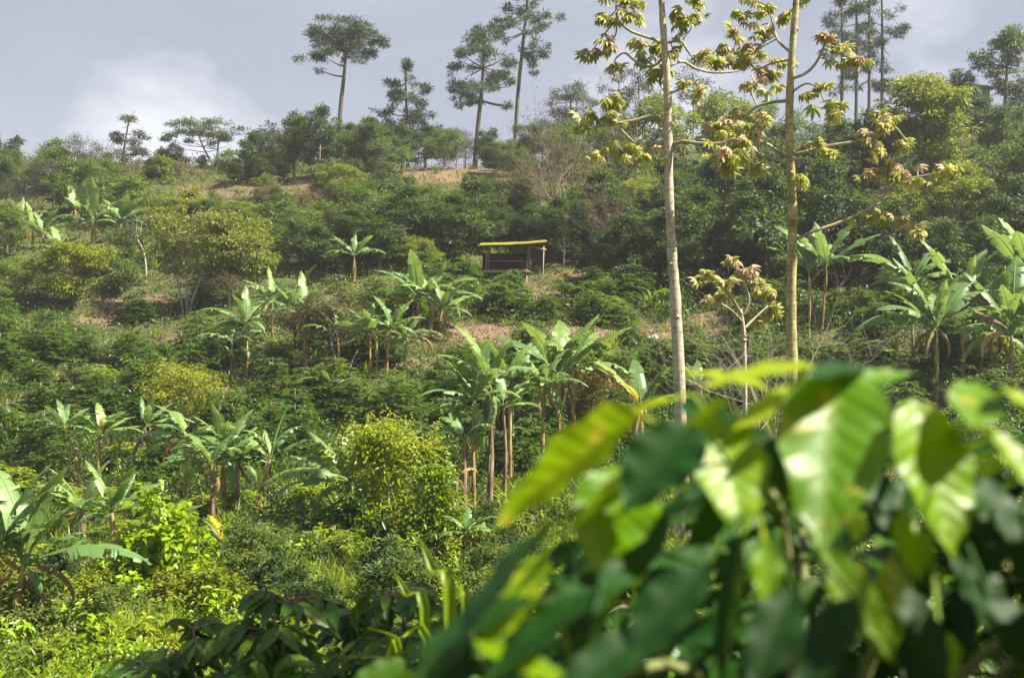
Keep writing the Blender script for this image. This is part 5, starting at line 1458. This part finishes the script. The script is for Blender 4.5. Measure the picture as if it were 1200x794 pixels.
cecropia('cecropia_tree', 'tall cecropia with thick pale smooth trunk ringed by scars', [(800, 560), (797, 470), (794, 400), (790, 330), (787, 290), (784, 220), (783, 150), (782, 100), (779, 60), (775, 0), (771, -60)],
         [15.5, 14.5, 13.5, 13, 12, 10.5, 9.5, 8.5, 7.5, 6], M['cec_bark'], [
    ([(783, 146), (765, 136), (745, 141), (715, 146), (682, 152)], 5, [(700, 140, 18, 6, 5, 0), (722, 122, 12, 8, 6, 0), (716, 132, 8, 8, 4, 0), (684, 150, 8, 5, 3, 0)]),
    ([(784, 168), (772, 156), (758, 160), (745, 168), (728, 152), (721, 142)], 4.5, [(752, 180, 14, 10, 7, 1), (732, 180, 12, 14, 4, 2), (700, 182, 10, 8, 3, 0), (724, 118, 8, 6, 4, 0)]),
    ([(781, 52), (760, 44), (738, 36), (724, 22), (722, 8)], 4, [(735, 18, 14, 5, 6, 0), (708, 24, 12, 4, 5, 0), (712, 52, 10, 10, 7, 1), (692, 62, 9, 7, 5, 1), (742, 2, 10, 5, 5, 0), (720, -10, 14, 8, 6, 0)]),
    ([(782, 62), (765, 78), (745, 72), (732, 62), (722, 68)], 3.5, [(752, 50, 10, 5, 5, 0), (772, 55, 9, 6, 5, 0), (718, 78, 8, 7, 4, 0), (758, 72, 10, 6, 4, 0)]),
    ([(783, 78), (800, 72), (815, 80), (835, 85), (860, 84), (872, 80)], 4, [(835, 72, 12, 5, 6, 0), (822, 66, 8, 5, 4, 0), (870, 68, 10, 6, 5, 0)]),
    ([(783, 50), (797, 48), (806, 60), (812, 68)], 3.5, [(800, 28, 10, 10, 7, 0), (815, 18, 8, 6, 5, 0), (794, 15, 8, 6, 4, 0), (788, 60, 10, 6, 6, 0)]),
    ([(786, 170), (800, 166), (820, 168), (845, 168), (862, 162)], 5.5, [(838, 180, 14, 8, 7, 1), (855, 190, 10, 12, 5, 2), (872, 165, 8, 6, 4, 1)]),
    ([(784, 110), (800, 104), (812, 108)], 3, [(818, 110, 8, 7, 4, 0), (806, 98, 6, 4, 3, 0)]),
    ([(774, 2), (790, -8), (806, -14)], 3, [(812, 2, 10, 6, 6, 0), (800, -20, 14, 8, 6, 0)]),
    ([(784, 72), (776, 86), (768, 90)], 2.5, [(778, 84, 10, 8, 8, 0), (765, 88, 8, 6, 4, 0)]),
], 28.0, 801)

cecropia('cecropia_tree', 'tall cecropia with mossy yellow-green trunk and crooked side branches', [(929, 540), (928, 415), (927, 370), (928, 300), (929, 250), (927, 200), (925, 150), (926, 100), (929, 50), (933, 0), (936, -60)],
         [13, 13, 12.5, 11.5, 11, 10.5, 9.5, 8.5, 7.5, 6], M['cec_moss'], [
    ([(925, 186), (910, 176), (895, 167), (878, 163), (862, 162)], 4.5, [(880, 150, 14, 6, 6, 1), (895, 140, 8, 6, 4, 0), (868, 178, 9, 10, 5, 2)]),
    ([(925, 192), (905, 186), (885, 178), (866, 170)], 4, [(850, 158, 12, 8, 6, 1), (890, 195, 6, 8, 3, 2)]),
    ([(925, 118), (905, 120), (885, 126), (872, 140), (862, 156)], 4.5, [(852, 142, 14, 8, 9, 1), (865, 132, 8, 8, 5, 0), (840, 148, 8, 5, 4, 1), (900, 108, 9, 6, 4, 0), (875, 100, 8, 5, 4, 0)]),
    ([(927, 62), (912, 48), (906, 30), (902, 10)], 3.5, [(890, 40, 12, 8, 7, 0), (880, 58, 14, 8, 9, 1), (868, 72, 12, 8, 8, 1), (895, 12, 12, 6, 6, 0), (868, 18, 8, 6, 4, 0), (915, 22, 8, 8, 4, 0), (880, 0, 10, 6, 5, 0)]),
    ([(927, 70), (905, 74), (885, 80), (860, 58)], 3, [(845, 56, 10, 5, 5, 0), (858, 40, 8, 7, 5, 1), (890, 86, 10, 8, 6, 1), (905, 88, 8, 6, 5, 0), (915, 70, 8, 6, 4, 0)]),
    ([(928, 92), (944, 86), (956, 74), (964, 58), (967, 46)], 4, [(985, 56, 14, 4, 6, 0), (966, 44, 6, 5, 4, 1), (1005, 70, 14, 4, 5, 1), (985, 74, 12, 4, 5, 0)]),
    ([(928, 108), (945, 98), (960, 104)], 3, [(978, 128, 15, 11, 5, 2), (962, 104, 10, 6, 5, 0), (948, 110, 6, 5, 3, 0)]),
    ([(927, 182), (944, 178), (965, 172), (990, 168), (1012, 164), (1032, 155)], 5, [(1015, 160, 12, 6, 6, 1), (1035, 148, 10, 7, 5, 1), (1030, 178, 8, 8, 4, 1), (960, 168, 7, 5, 4, 0), (970, 178, 6, 4, 3, 0)]),
    ([(1010, 164), (1030, 160), (1046, 148), (1058, 160), (1068, 172)], 3.5, [(1040, 142, 10, 5, 5, 0), (1062, 168, 8, 6, 5, 0), (1025, 133, 8, 4, 4, 0)]),
    ([(930, 282), (950, 272), (975, 264), (1000, 254), (1022, 243), (1036, 230), (1044, 215), (1040, 205)], 4.5, [(1018, 204, 12, 5, 6, 1), (1038, 198, 10, 6, 6, 1), (1060, 208, 14, 6, 7, 1), (1085, 212, 12, 5, 5, 0), (1108, 200, 12, 4, 5, 0)]),
    ([(1022, 243), (1035, 236), (1045, 232), (1058, 250), (1072, 266)], 3, [(1035, 252, 9, 7, 5, 0), (1018, 256, 10, 6, 5, 0), (1058, 256, 9, 6, 5, 0), (1078, 270, 8, 6, 4, 0)]),
    ([(927, 215), (936, 218), (940, 212)], 2.5, [(939, 212, 4, 7, 4, 1)]),
    ([(933, 2), (945, -8), (958, -20)], 3, [(960, -22, 12, 8, 6, 0), (945, -2, 8, 6, 3, 0)]),
], 29.0, 802)

cecropia('cecropia_sapling', 'small white-twigged cecropia sapling with drooping yellow leaves', [(873, 470), (872, 410), (871, 385), (868, 362)], [6, 5.5, 5, 4], M['twig_pale'], [
    ([(870, 370), (860, 352), (850, 335), (840, 326)], 3.2, [(832, 322, 10, 4, 5, 0), (850, 330, 9, 5, 5, 1), (818, 330, 8, 4, 3, 0)]),
    ([(870, 372), (878, 350), (868, 325), (860, 308)], 3.2, [(858, 306, 7, 5, 5, 1), (872, 318, 10, 6, 6, 1), (884, 326, 9, 5, 5, 0)]),
    ([(872, 385), (885, 372), (900, 358)], 3.2, [(898, 340, 10, 5, 5, 0), (905, 362, 8, 6, 5, 0), (895, 372, 8, 7, 4, 2)]),
    ([(871, 378), (855, 362), (835, 352), (825, 352)], 3, [(832, 352, 10, 5, 5, 1), (848, 346, 8, 5, 4, 1)]),
], 31.0, 803)
twig_tree('bare_shrub', 'tangle of white bare twigs round the cecropia sapling', 'bare shrub', 874, 418, 300, .6, M['twig_pale'], 410, Y=32, levels=3, trunk_r=.025, stems=4)


# ------------------------------------------------------------------ hut and house
def hut():
    Y = 69.0
    c = P(598, 328, Y); c[2] = gz(c[0], Y) - .1
    s = Y / F
    e = empty('open_hut', tuple(c), 'open timber hut on stilts with a lime yellow sloping roof', 'hut')
    X = lambda px: (px - 598) * s
    Zp = lambda py: P(598, py, Y)[2] - c[2]
    fl = Zp(317)
    D = 2.6
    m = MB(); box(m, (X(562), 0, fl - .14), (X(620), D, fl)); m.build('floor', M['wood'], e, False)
    m = MB(); box(m, (X(560), -.10, fl - .13), (X(619), -.004, fl + .05)); m.build('front_beam', M['orange_wood'], e, False)
    m = MB(); tube(m, [(X(612), -.14, fl + .1), (X(621), -.2, fl - .1)], .05, 6); m.build('beam_end', M['orange_wood'], e, False)
    for px, lean in ((570, 0), (617.5, .12)):
        m = MB(); tube(m, [(X(px), .06, fl), (X(px) + lean * .6, .06, Zp(300)), (X(px) + lean, .06, Zp(288))], [.05, .045, .04], 8); m.build('post', M['post'], e)
    for px in (572, 622):
        m = MB(); tube(m, [(X(px), D - .1, fl), (X(px), D - .1, Zp(284) + .2)], .06, 7); m.build('post', M['post'], e)
    for px, yy in ((590.5, .05), (617, .05), (572, D - .2), (617, D - .2)):
        m = MB(); tube(m, [(X(px), yy, -1.4), (X(px), yy, fl - .14)], .045, 7); m.build('stilt', M['orange_wood' if px == 590.5 else 'post'], e)
    # corrugated sheet roof, pitched towards the valley and rising to one side
    m = MB(); n = 60
    v, f = [], []
    for j, (yy, dz) in enumerate(((-.55, 0), (D + .4, .48))):
        for i in range(n + 1):
            u = i / n; x = X(562) + (X(641) - X(562)) * u
            z = Zp(287.5) + (Zp(283.5) - Zp(287.5)) * u + dz + .012 * math.sin(i * 2.1) - .05 * math.sin(math.pi * u)
            v.append((x, yy, z))
    k = n + 1
    for i in range(n):
        f.append((i, i + 1, k + i + 1, k + i))
    v2 = [(a, b, z - .10) for a, b, z in v]
    m.add(np.array(v + v2), [np.array(f), np.array([[q + 2 * k for q in r[::-1]] for r in f]), np.array([(i, i + 2 * k, i + 1 + 2 * k, i + 1) for i in range(n)])], (0, 0, .5))
    m.build('roof', M['roof'], e)
    m = MB(); box(m, (X(564), -.45, Zp(289.5)), (X(632), -.36, Zp(288.2))); m.build('rafter', M['wood'], e, False)
    m = MB(); tube(m, [(X(622), -.3, Zp(289)), (X(640), .2, Zp(292.5))], .07, 6); m.build('rafter', M['orange_wood'], e)
    m = MB(); tube(m, [(X(636), 1.2, -.5), (X(638), 1.2, Zp(286))], .04, 7); m.build('post', M['post'], e)
    m = MB()
    for i in range(12):
        x0 = X(564) + i * (X(626) - X(564)) / 12
        box(m, (x0, D - .06 - .012 * (i % 2), fl - .1), (x0 + .29, D - .02 - .012 * (i % 2), Zp(292)))
    m.build('shade_back_wall', M['wood'], e, False)  # near-black panel stands in for the shade inside the open hut
    m = MB(); box(m, (X(599), .9, fl + .45), (X(616), 1.3, fl + .52)); box(m, (X(600), 1, fl), (X(601.5), 1.2, fl + .45)); box(m, (X(613), 1, fl), (X(614.5), 1.2, fl + .45)); m.build('bench', M['wood'], e, False)
    m = MB(); tube(m, [(X(570), .03, fl + .62), (X(618), .03, fl + .60)], .025, 6); m.build('rail', M['post'], e)
    m = MB(); tube(m, [(X(594), .1, fl), (X(594.5), .1, fl + .75)], .04, 6); tube(m, [(X(611), .1, fl), (X(612), .1, fl + .5)], .05, 6); m.build('railing_post', M['wood'], e)


hut()


def house():
    Y = 113.0
    c = P(1140, 100, Y)
    zg = gz(c[0], Y)
    s = Y / F
    e = empty('house', (c[0], Y, zg), 'low house with a dark sheet roof on the wooded ridge', 'house')
    h = c[2] - zg
    m = MB(); box(m, (-22 * s, 0, -.5), (20 * s, 4, h - .25)); m.build('wall', M['plaster'], e, False)
    v = np.array([(-28 * s, -.8, h + .2), (26 * s, -.8, h - .35), (26 * s, 5, h + .3), (-28 * s, 5, h + .9)])
    m = MB(); m.add(np.vstack([v, v - (0, 0, .15)]), [np.array([(0, 1, 2, 3), (7, 6, 5, 4), (0, 4, 5, 1), (1, 5, 6, 2), (2, 6, 7, 3), (3, 7, 4, 0)])], (0, 0, .5)); m.build('roof', M['tin'], e, False)
    m = MB(); box(m, (-8 * s, -.04, h - 1.9), (2 * s, -.003, h - .8)); m.build('window', M['wood'], e, False)


house()

# fallen logs, stones
for i, (px, py, l, a, mt, lab) in enumerate([(405, 440, 1.3, 65, 'bark_pale', 'pale broken leaning stump beside the brown-leaved shrub'), (380, 640, 1.9, -48, 'bark_pale', 'grey leaning dead stick beside the sunlit shrub'),
                                             (165, 750, .5, 40, 'bark_pale', 'thin bleached stick lying in the weeds')]):
    b = gp(px, py); m = MB(); a = math.radians(a)
    d = np.array((math.cos(a), .1, abs(math.sin(a))))
    tube(m, curve([(0, 0, -.1), d * l * .5 + (0, 0, .03), d * l], 7), np.linspace(.06, .03, 7) if i < 2 else np.linspace(.015, .008, 7), 7)
    o = m.build('dead_stick', M[mt], None, loc=tuple(b)); tag(o, lab, 'stick')
for i, (px, py, sz, lab) in enumerate([(765, 398, .35, 'pale grey boulder left of the pale cecropia trunk')]):
    b = gp(px, py); m = MB(); r = np.random.default_rng(900 + i)
    th, ph = np.meshgrid(np.linspace(0, math.pi, 10), np.linspace(0, 2 * math.pi, 15)[:-1], indexing='ij')
    d = np.stack([np.sin(th) * np.cos(ph), np.sin(th) * np.sin(ph), np.cos(th)], -1).reshape(-1, 3)
    rr = sz * (1 + .15 * np.sin(d[:, 0] * 5 + i) + .12 * np.sin(d[:, 1] * 7 + 2) + .1 * np.sin(d[:, 2] * 6))
    v = d * rr[:, None] * np.array((1.2, .9, .6))
    ii = np.arange(9)[:, None] * 14; jj = np.arange(14)[None]
    m.add(v, [np.stack([ii + jj, ii + (jj + 1) % 14, ii + 14 + (jj + 1) % 14, ii + 14 + jj], -1).reshape(-1, 4)], (0, 0, .5))
    tag(m.build('boulder', M['stone'], None, loc=tuple(b)), lab, 'boulder')


# ------------------------------------------------------------------ near coffee plants, right and below the camera
def near_leaf(mb, base, tip, width, normal, r, sag=.12, wave=1.0, tint=None, curl=.0, fold=.22, nu=11, nv=28):
    """one coffee leaf: pointed ellipse, sunken midrib, quilted between its side veins, wavy margin"""
    base, tip = np.asarray(base, float), np.asarray(tip, float)
    d = tip - base; Ln = np.linalg.norm(d); d = d / Ln
    n = np.asarray(normal, float); s = norm(np.cross(d, n)); n = np.cross(s, d)
    t = np.linspace(0, 1, nv); u = np.linspace(-1, 1, nu)
    Tt, U = np.meshgrid(t, u, indexing='ij')
    prof = np.clip(np.sin(np.pi * np.clip(Tt, 0, 1) ** .85), 0, 1) ** .75 * (1 - .25 * Tt)
    prof = np.where(Tt > .86, np.maximum(prof * .8, .10 * (1 - Tt) / .14), prof)
    ph = r.random() * 6
    lat = U * prof * width * .5 * (1 + .03 * wave * np.sin(Tt * 19 + ph))
    up = -sag * Ln * (Tt ** 2 - .15 * Tt) + fold * np.abs(U) * prof * width * .5 - curl * (U ** 2) * prof * width
    up += wave * .036 * width * np.abs(U) ** 2 * np.sin(Tt * (17 + 9 * (ph % 1)) + ph + np.sign(U) * 1.2)
    up += .021 * width * prof * (1 - np.abs(U) ** 4) * np.sin(np.pi * 9 * (Tt - .17 * np.abs(U))) ** 2
    pt = base + d * (Tt * Ln)[..., None] + s * lat[..., None] + n * up[..., None]
    i = np.arange(nv - 1)[:, None] * nu; j = np.arange(nu - 1)[None]
    f = np.stack([i + j, i + j + 1, i + nu + j + 1, i + nu + j], -1).reshape(-1, 4)
    luv = np.stack([U, Tt, np.full_like(U, r.random() if tint is None else tint)], -1).reshape(-1, 3)
    mb.add(pt.reshape(-1, 3), [f], luv)


NEAR = [  # base px, py, depth; tip px, py, depth; width px; normal (x, y, z); tint, low where shade is put into the colour
    (985, 424, 1.12, 962, 640, .98, 144, (.0, -.70, .70), .60), (838, 486, 1.10, 872, 624, 1.00, 108, (.15, -.9, .5), .75), (1068, 468, 1.06, 1122, 650, .98, 116, (.25, -.75, .6), .80),
    (752, 486, 1.10, 572, 608, 1.0, 112, (.45, .68, .58), .85), (858, 470, 1.08, 622, 640, .95, 84, (.42, .6, .68), .84), (742, 548, 1.05, 692, 666, .98, 112, (-.1, -.9, .45), .60),
    (812, 498, 1.0, 732, 596, .95, 108, (-.2, -.6, .7), .30), (660, 600, .98, 486, 806, .86, 110, (-.85, -.3, .4), .35), (868, 622, .98, 838, 812, .92, 40, (-.7, -.6, .4), .35),
    (896, 636, .98, 902, 720, .96, 46, (.2, -.9, .3), .62), (965, 640, 1.0, 1052, 778, .94, 56, (-.3, -.5, .8), .70), (1046, 655, 1.0, 1040, 772, .97, 58, (.1, -.9, .4), .60),
    (955, 428, 1.1, 822, 446, 1.05, 46, (.2, -.2, .95), .95), (950, 452, 1.12, 856, 500, 1.06, 44, (.1, -.3, .9), .90), (985, 452, 1.1, 1070, 432, 1.15, 38, (.1, -.5, .85), .55),
    (1138, 500, 1.0, 1148, 442, 1.10, 72, (0, -.75, .65), .60), (1056, 602, 1.05, 1078, 680, 1.0, 50, (.2, -.8, .5), .72), (556, 752, .9, 700, 812, .85, 38, (0, -.4, .9), .75),
    (1165, 505, .98, 1215, 575, .95, 46, (.3, -.6, .7), .85), (1100, 742, .95, 1112, 800, .95, 50, (.1, -.8, .5), .7), (812, 462, 1.15, 655, 506, 1.1, 44, (.15, .3, .95), .85),
    (1010, 430, 1.14, 948, 436, 1.02, 50, (0, -.35, .9), .35), (900, 455, 1.2, 800, 430, 1.2, 34, (0, -.3, .95), .97), (1180, 455, 1.1, 1230, 500, 1.05, 40, (.3, -.6, .7), .99),
    (640, 650, 1.0, 560, 770, .92, 60, (.3, .3, .9), .8), (700, 690, .92, 560, 800, .85, 66, (-.2, -.2, .95), .2), (830, 660, .9, 720, 790, .85, 70, (-.2, -.7, .7), .15),
    (780, 600, 1.1, 690, 720, 1.0, 60, (-.2, -.8, .6), .25), (1000, 700, .95, 930, 820, .9, 62, (-.3, -.8, .5), .2), (1120, 640, 1.0, 1190, 770, .95, 76, (.4, -.7, .5), .2),
    (1080, 560, 1.1, 1180, 640, 1.0, 60, (.2, -.7, .7), .35), (900, 560, 1.1, 800, 640, 1.05, 62, (-.2, -.7, .7), .25), (1010, 540, 1.15, 1060, 640, 1.1, 54, (.2, -.8, .6), .3),
    (740, 680, 1.0, 640, 700, .92, 44, (-.1, -.5, .85), .3), (880, 500, 1.15, 935, 590, 1.08, 54, (.1, -.85, .5), .28), (1150, 560, 1.05, 1205, 680, 1.0, 70, (.3, -.8, .5), .35),
    (800, 470, 1.2, 880, 520, 1.1, 50, (0, -.7, .7), .3), (725, 692, 1.0, 690, 682, 1.0, 18, (0, -.8, .5), .99), (1010, 605, 1.0, 1000, 635, 1.0, 20, (0, -.9, .3), .8),
    (620, 700, .95, 470, 770, .88, 56, (-.2, -.3, .9), .2), (930, 690, .95, 880, 810, .9, 70, (-.2, -.8, .5), .15), (1060, 690, .95, 1110, 820, .9, 62, (.2, -.8, .5), .15),
    (760, 740, .88, 640, 830, .82, 72, (-.2, -.6, .8), .15), (1180, 600, 1.1, 1120, 700, 1.05, 60, (-.1, -.8, .5), .25), (1160, 700, .95, 1230, 800, .9, 80, (.2, -.7, .6), .2),
]


def near_bush():
    r = np.random.default_rng(1001)
    sx, sy = .36, 1.35
    b = np.array((sx, sy, gz(sx, sy)))
    e = empty('coffee_bush', tuple(b), 'large out-of-focus coffee bush with broad glossy leaves close to the camera', 'coffee bush')
    st = MB()
    pts = curve([(0, 0, -.1), (.03, .05, .8), (-.02, 0, 1.72)], 12)
    tube(st, pts, np.linspace(.028, .010, 12), 8)
    for q in ((.62, -.1, 2.05), (.8, .2, 1.95), (.55, -.45, 1.9)):  # stems added out of frame to carry the shading foliage
        tube(st, curve([(0, 0, 0), np.array(q) * (.6, .6, .5), q], 10), np.linspace(.018, .005, 10), 6)
    st.build('stem', M['coffee_stem'], e)
    # traced leaves with their own twigs back to the framework branches
    bases = [P(q[0], q[1], q[2]) - b for q in NEAR]
    ends = [np.array(v) for v in [(-.30, -.30, 1.45), (-.12, -.25, 1.62), (.05, -.25, 1.66), (.22, -.22, 1.60), (.36, -.28, 1.50), (-.30, -.38, 1.25), (.0, -.34, 1.30), (.30, -.34, 1.25), (.6, -.1, 1.5), (.7, .1, 1.35),
                                  (.5, .3, 1.45), (-.4, .0, 1.3), (-.35, .3, 1.25), (.1, .4, 1.5), (.85, -.25, 1.5), (1.0, .0, 1.55), (1.1, -.3, 1.35)]]
    allb = []
    for v in ends:
        v = v + np.array((0, 0, .22)); z = max(.3, v[2] - .40)
        bp = curve([(0, 0, z), v * np.array((.5, .5, 0)) + np.array((0, 0, v[2] - .04)), v], 10)
        m = MB(); tube(m, bp, np.linspace(.009, .004, 10), 6); bo = m.build('branch', M['coffee_twig'], e)
        allb.append(bp)
    bpts = np.concatenate(allb)
    for q, ba in zip(NEAR, bases):
        m = MB()
        tip = P(q[3], q[4], q[5]) - b
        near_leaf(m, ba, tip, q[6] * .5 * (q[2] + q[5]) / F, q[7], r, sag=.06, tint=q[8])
        k = bpts[np.argmin(np.linalg.norm(bpts - ba, axis=1))]
        tube(m, curve([k, (k + ba) * .5 + (0, 0, .01), ba], 5), .0022, 5, tint=.8, cap=False)
        m.build('leaf', M['coffee_near'] if q[8] > .4 else M['coffee_mature_shaded'], e)  # low-tint leaves get the dark colour painted for shade
    # the rest of the foliage: pairs of leaves along every branch and a dense lower skirt
    fo = MB()
    cnt = 0

    def ok(p):
        w = p + b
        if w[1] < 1.12: return False
        px, py = to_px(w)
        line = np.interp(px, [440, 500, 560, 640, 720, 800, 900, 1000, 1200, 1258, 1310, 2600], [800, 740, 700, 640, 620, 560, 500, 500, 510, 480, 110, 60])
        return py > line

    for k in range(9000):
        a = r.random() * 6.28
        rad = .75 * math.sqrt(r.random()) + .05
        c = np.array((math.cos(a) * rad + .12, math.sin(a) * rad * .8 + .12, 1.0 + .95 * r.random()))
        if r.random() < .35: c[0] += .55
        if not ok(c): continue
        d = np.array((math.cos(a) + r.normal() * .5, math.sin(a) + r.normal() * .5, -.5 + r.normal() * .35))
        Ln = .09 + .05 * r.random()
        t = c + norm(d) * Ln
        if not ok(t): continue
        near_leaf(fo, c, t, Ln * .42, (r.normal() * .4, r.normal() * .4 - .2, .9), r, sag=.1)
        cnt += 1
        if cnt > 1700: break
    # unseen foliage added beyond the right edge, raised to shade the lower leaves
    cnt = 0
    for k in range(9000):
        c = np.array((r.uniform(.12, .95), r.uniform(-.75, .5), r.uniform(1.45, 2.13)))
        if (c + b)[1] < .55 or to_px(c + b)[0] < 1268: continue
        d = np.array((r.normal(), r.normal(), -.5 + r.normal() * .3)); Ln = .10 + .06 * r.random(); t = c + norm(d) * Ln
        if to_px(t + b)[0] < 1225: continue
        near_leaf(fo, c, t, Ln * .42, (r.normal() * .4, r.normal() * .4, .9), r, sag=.1)
        cnt += 1
        if cnt > 1150: break
    o = fo.build('foliage', M['coffee_mature_shaded'], e); o['kind'] = 'stuff'


near_bush()


def near_coffee(x, y, h, seed, label, berries=False, n_leaf=800, wd=.62):
    r = np.random.default_rng(seed)
    b = np.array((x, y, gz(x, y)))
    e = empty('coffee_bush', tuple(b), label, 'coffee bush', 'dark coffee bushes below the camera')
    st, fo = MB(), MB()
    k = 0
    for q in range(3):
        hq = h * (1 - .1 * q)
        o = np.array((math.cos(q * 2.1 + seed) * .2 * q, math.sin(q * 2.1 + seed) * .2 * q, 0))
        pts = curve([(0, 0, -.1), o * .5 + (r.normal() * .04, r.normal() * .04, hq * .5), o + (0, 0, hq)], 10)
        tube(st, pts, np.linspace(.02, .004, 10), 7)
        lim = n_leaf * (q + 1) / 3
        while k < lim:
            t = .25 + .75 * r.random() ** .8 if r.random() < .8 else 1 - .12 * r.random()
            p = np.array([np.interp(t * 9, np.arange(10), pts[:, w]) for w in range(3)])
            a = r.random() * 6.28; Lb = wd * (1.12 - .95 * t) * (.6 + .6 * r.random()) + .06
            d = np.array((math.cos(a), math.sin(a), .3))
            bp = curve([p, p + d * Lb * .6, p + d * Lb + (0, 0, -.2 * Lb)], 6)
            tube(st, bp, np.linspace(.005, .002, 6), 4, cap=False)
            sd = norm(np.cross(d, (0, 0, 1)))
            for u in np.linspace(.25, 1, max(3, int(Lb / .06))):
                w = np.array([np.interp(u * 5, np.arange(6), bp[:, c]) for c in range(3)])
                for sg in (-1, 1):
                    D = norm(sd * sg * .8 + d * .5 + r.normal(size=3) * .25 + np.array((0, 0, -.7)))
                    Ln = .085 + .06 * r.random()
                    near_leaf(fo, w, w + D * Ln, Ln * .42, (r.normal() * .3, -.3 + r.normal() * .3, .9), r, sag=.12, nv=14, nu=7); k += 1
                if berries and r.random() < .10:
                    for _ in range(3):
                        c = w + r.normal(size=3) * .012
                        if not CH:
                            m = MB(); tube(m, np.array([(0, 0, -.009), (0, 0, -.004), (0, 0, .004), (0, 0, .009)]), [.004, .009, .009, .004], 8); CH.append(m.mesh('fruit', M['berry']))
                        if len(CH) < 60:
                            CH.append(1); link('fruit', CH[0], e, tuple(c))
    st.build('stem', M['coffee_stem'], e); fo.build('foliage', M['coffee_shade'], e)


CH = []
for i, (x, y, h, lab, bz) in enumerate([(-.95, 4.6, 1.56, 'dark coffee bush with drooping leaves and red cherries beneath the speckled shrub', True), (-1.5, 5.2, 1.40, 'dark coffee bush at the lower edge between the vine and cherries', False),
                                        (-.5, 5.0, 1.60, 'dark coffee bush below the bright grass patch', False), (-.1, 4.7, 1.50, 'dark coffee bush beside the big blurred leaves', False), (-2.2, 6.2, 1.05, 'low dark coffee bush at the bottom left edge', False),
                                        (-.75, 5.7, 1.45, 'dark coffee bush just behind the one with red cherries', False), (-1.35, 6.3, 1.2, 'dark coffee bush in the shade below the climbing vine', False),
                                        (.4, 4.4, 1.75, 'dark coffee bush hidden behind the big blurred leaves', False), (.95, 3.6, 1.85, 'dark coffee bush deep behind the large coffee bush', False), (1.5, 4.0, 1.85, 'dark coffee bush at the lower right corner', False), (.35, 3.1, 1.66, 'dark shaded coffee bush under the big hanging leaves', False)]):
    near_coffee(x, y, h + .06, 1100 + i, lab, bz, 1150)


# long strap leaves of a tall grass beside the bush
def strap(x, y, seed, label, blades):
    r = np.random.default_rng(seed)
    b = np.array((x, y, gz(x, y)))
    e = empty('tall_grass_plant', tuple(b), label, 'grass plant', 'tall broad-bladed grasses')
    for (bx, by, tx, ty, wpx, dep) in blades:
        m = MB()
        p0, p1 = P(bx, by, y) - b, P(tx, ty, y + dep) - b
        rt_ = np.array((p0[0] * .3, 0, -.02))
        pts = curve([rt_, p0, p0 * .45 + p1 * .55 + (0, 0, .03), p1], 16)
        wd = np.interp(np.linspace(0, 1, 16), [0, .3, .6, 1], [.5, 1, .8, .03]) * wpx * y / F
        s = np.array((1, .25, .2)); s = s / np.linalg.norm(s)
        v = np.concatenate([pts - s * wd[:, None] * .5, pts + (0, .012, -.004), pts + s * wd[:, None] * .5])
        k = np.arange(15)
        f = np.concatenate([np.stack([k, k + 1, 16 + k + 1, 16 + k], 1), np.stack([16 + k, 16 + k + 1, 32 + k + 1, 32 + k], 1)])
        luv = np.zeros((48, 3)); luv[:, 2] = r.random() * .6 + .2
        m.add(v, [f], luv); m.build('leaf', M['grass'], e)


strap(-.28, 3.2, 1201, 'tall grass with broad pale blades beside the big blurred coffee bush', [(528, 740, 490, 628, 16, .1), (500, 760, 458, 665, 13, .1), (545, 745, 520, 690, 12, .1), (505, 790, 430, 735, 11, -.1), (520, 800, 410, 770, 10, 0), (470, 800, 440, 770, 9, 0)])

# added tree, unseen, placed outside the frame so its crown shades the nearest bushes
def added_shade_tree():
    r = np.random.default_rng(1300)
    x, y = 5.3, 4.1
    b = np.array((x, y, gz(x, y)))
    e = empty('added_shade_tree', tuple(b), 'leafy tree added outside the right edge, unseen, to shade the near coffee', 'tree')
    cl = [(-.9, -.2, 7.0, 1.4, 1.2, .7), (.6, .6, 7.4, 1.4, 1.3, .8), (0, -.9, 7.5, 1.2, 1.2, .7), (.4, -.2, 8.2, 1.1, 1.1, .6), (-1.2, .9, 7.2, 1.1, 1.0, .6)]
    fo, tc = foliage(cl, 420, 10, .2, .1, .2, r)
    tk = MB(); limbs(tk, curve([(0, 0, -.3), (.1, 0, 3.2), (0, 0, 6.6)], 8), np.linspace(.16, .07, 8), [np.array(c[:3]) for c in cl], r)
    tk.build('trunk', M['bark'], e); fo.build('crown', M['dark'], e)


added_shade_tree()

hz = MB(); box(hz, (-880, -880, -11), (880, 880, 62))
hm = bpy.data.materials.new('thin_air'); t_, N_, L_ = nt(hm)
ho = N_.new('ShaderNodeOutputMaterial'); hv = N_.new('ShaderNodeVolumePrincipled')
hv.inputs['Density'].default_value = .0004; hv.inputs['Color'].default_value = (.93, .95, 1, 1); hv.inputs['Anisotropy'].default_value = .1
L_.new(hv.outputs[0], ho.inputs['Volume'])
ob = hz.build('haze', hm, None, False); tag(ob, 'thin pale haze over the hillside', None, None, 'stuff')

# unused prototypes
for grp in [CP_, CL_, SH] + list(PROTO.values()):
    for o in grp:
        if o.name not in first_used:
            for c in list(o.children): bpy.data.objects.remove(c)
            bpy.data.objects.remove(o)
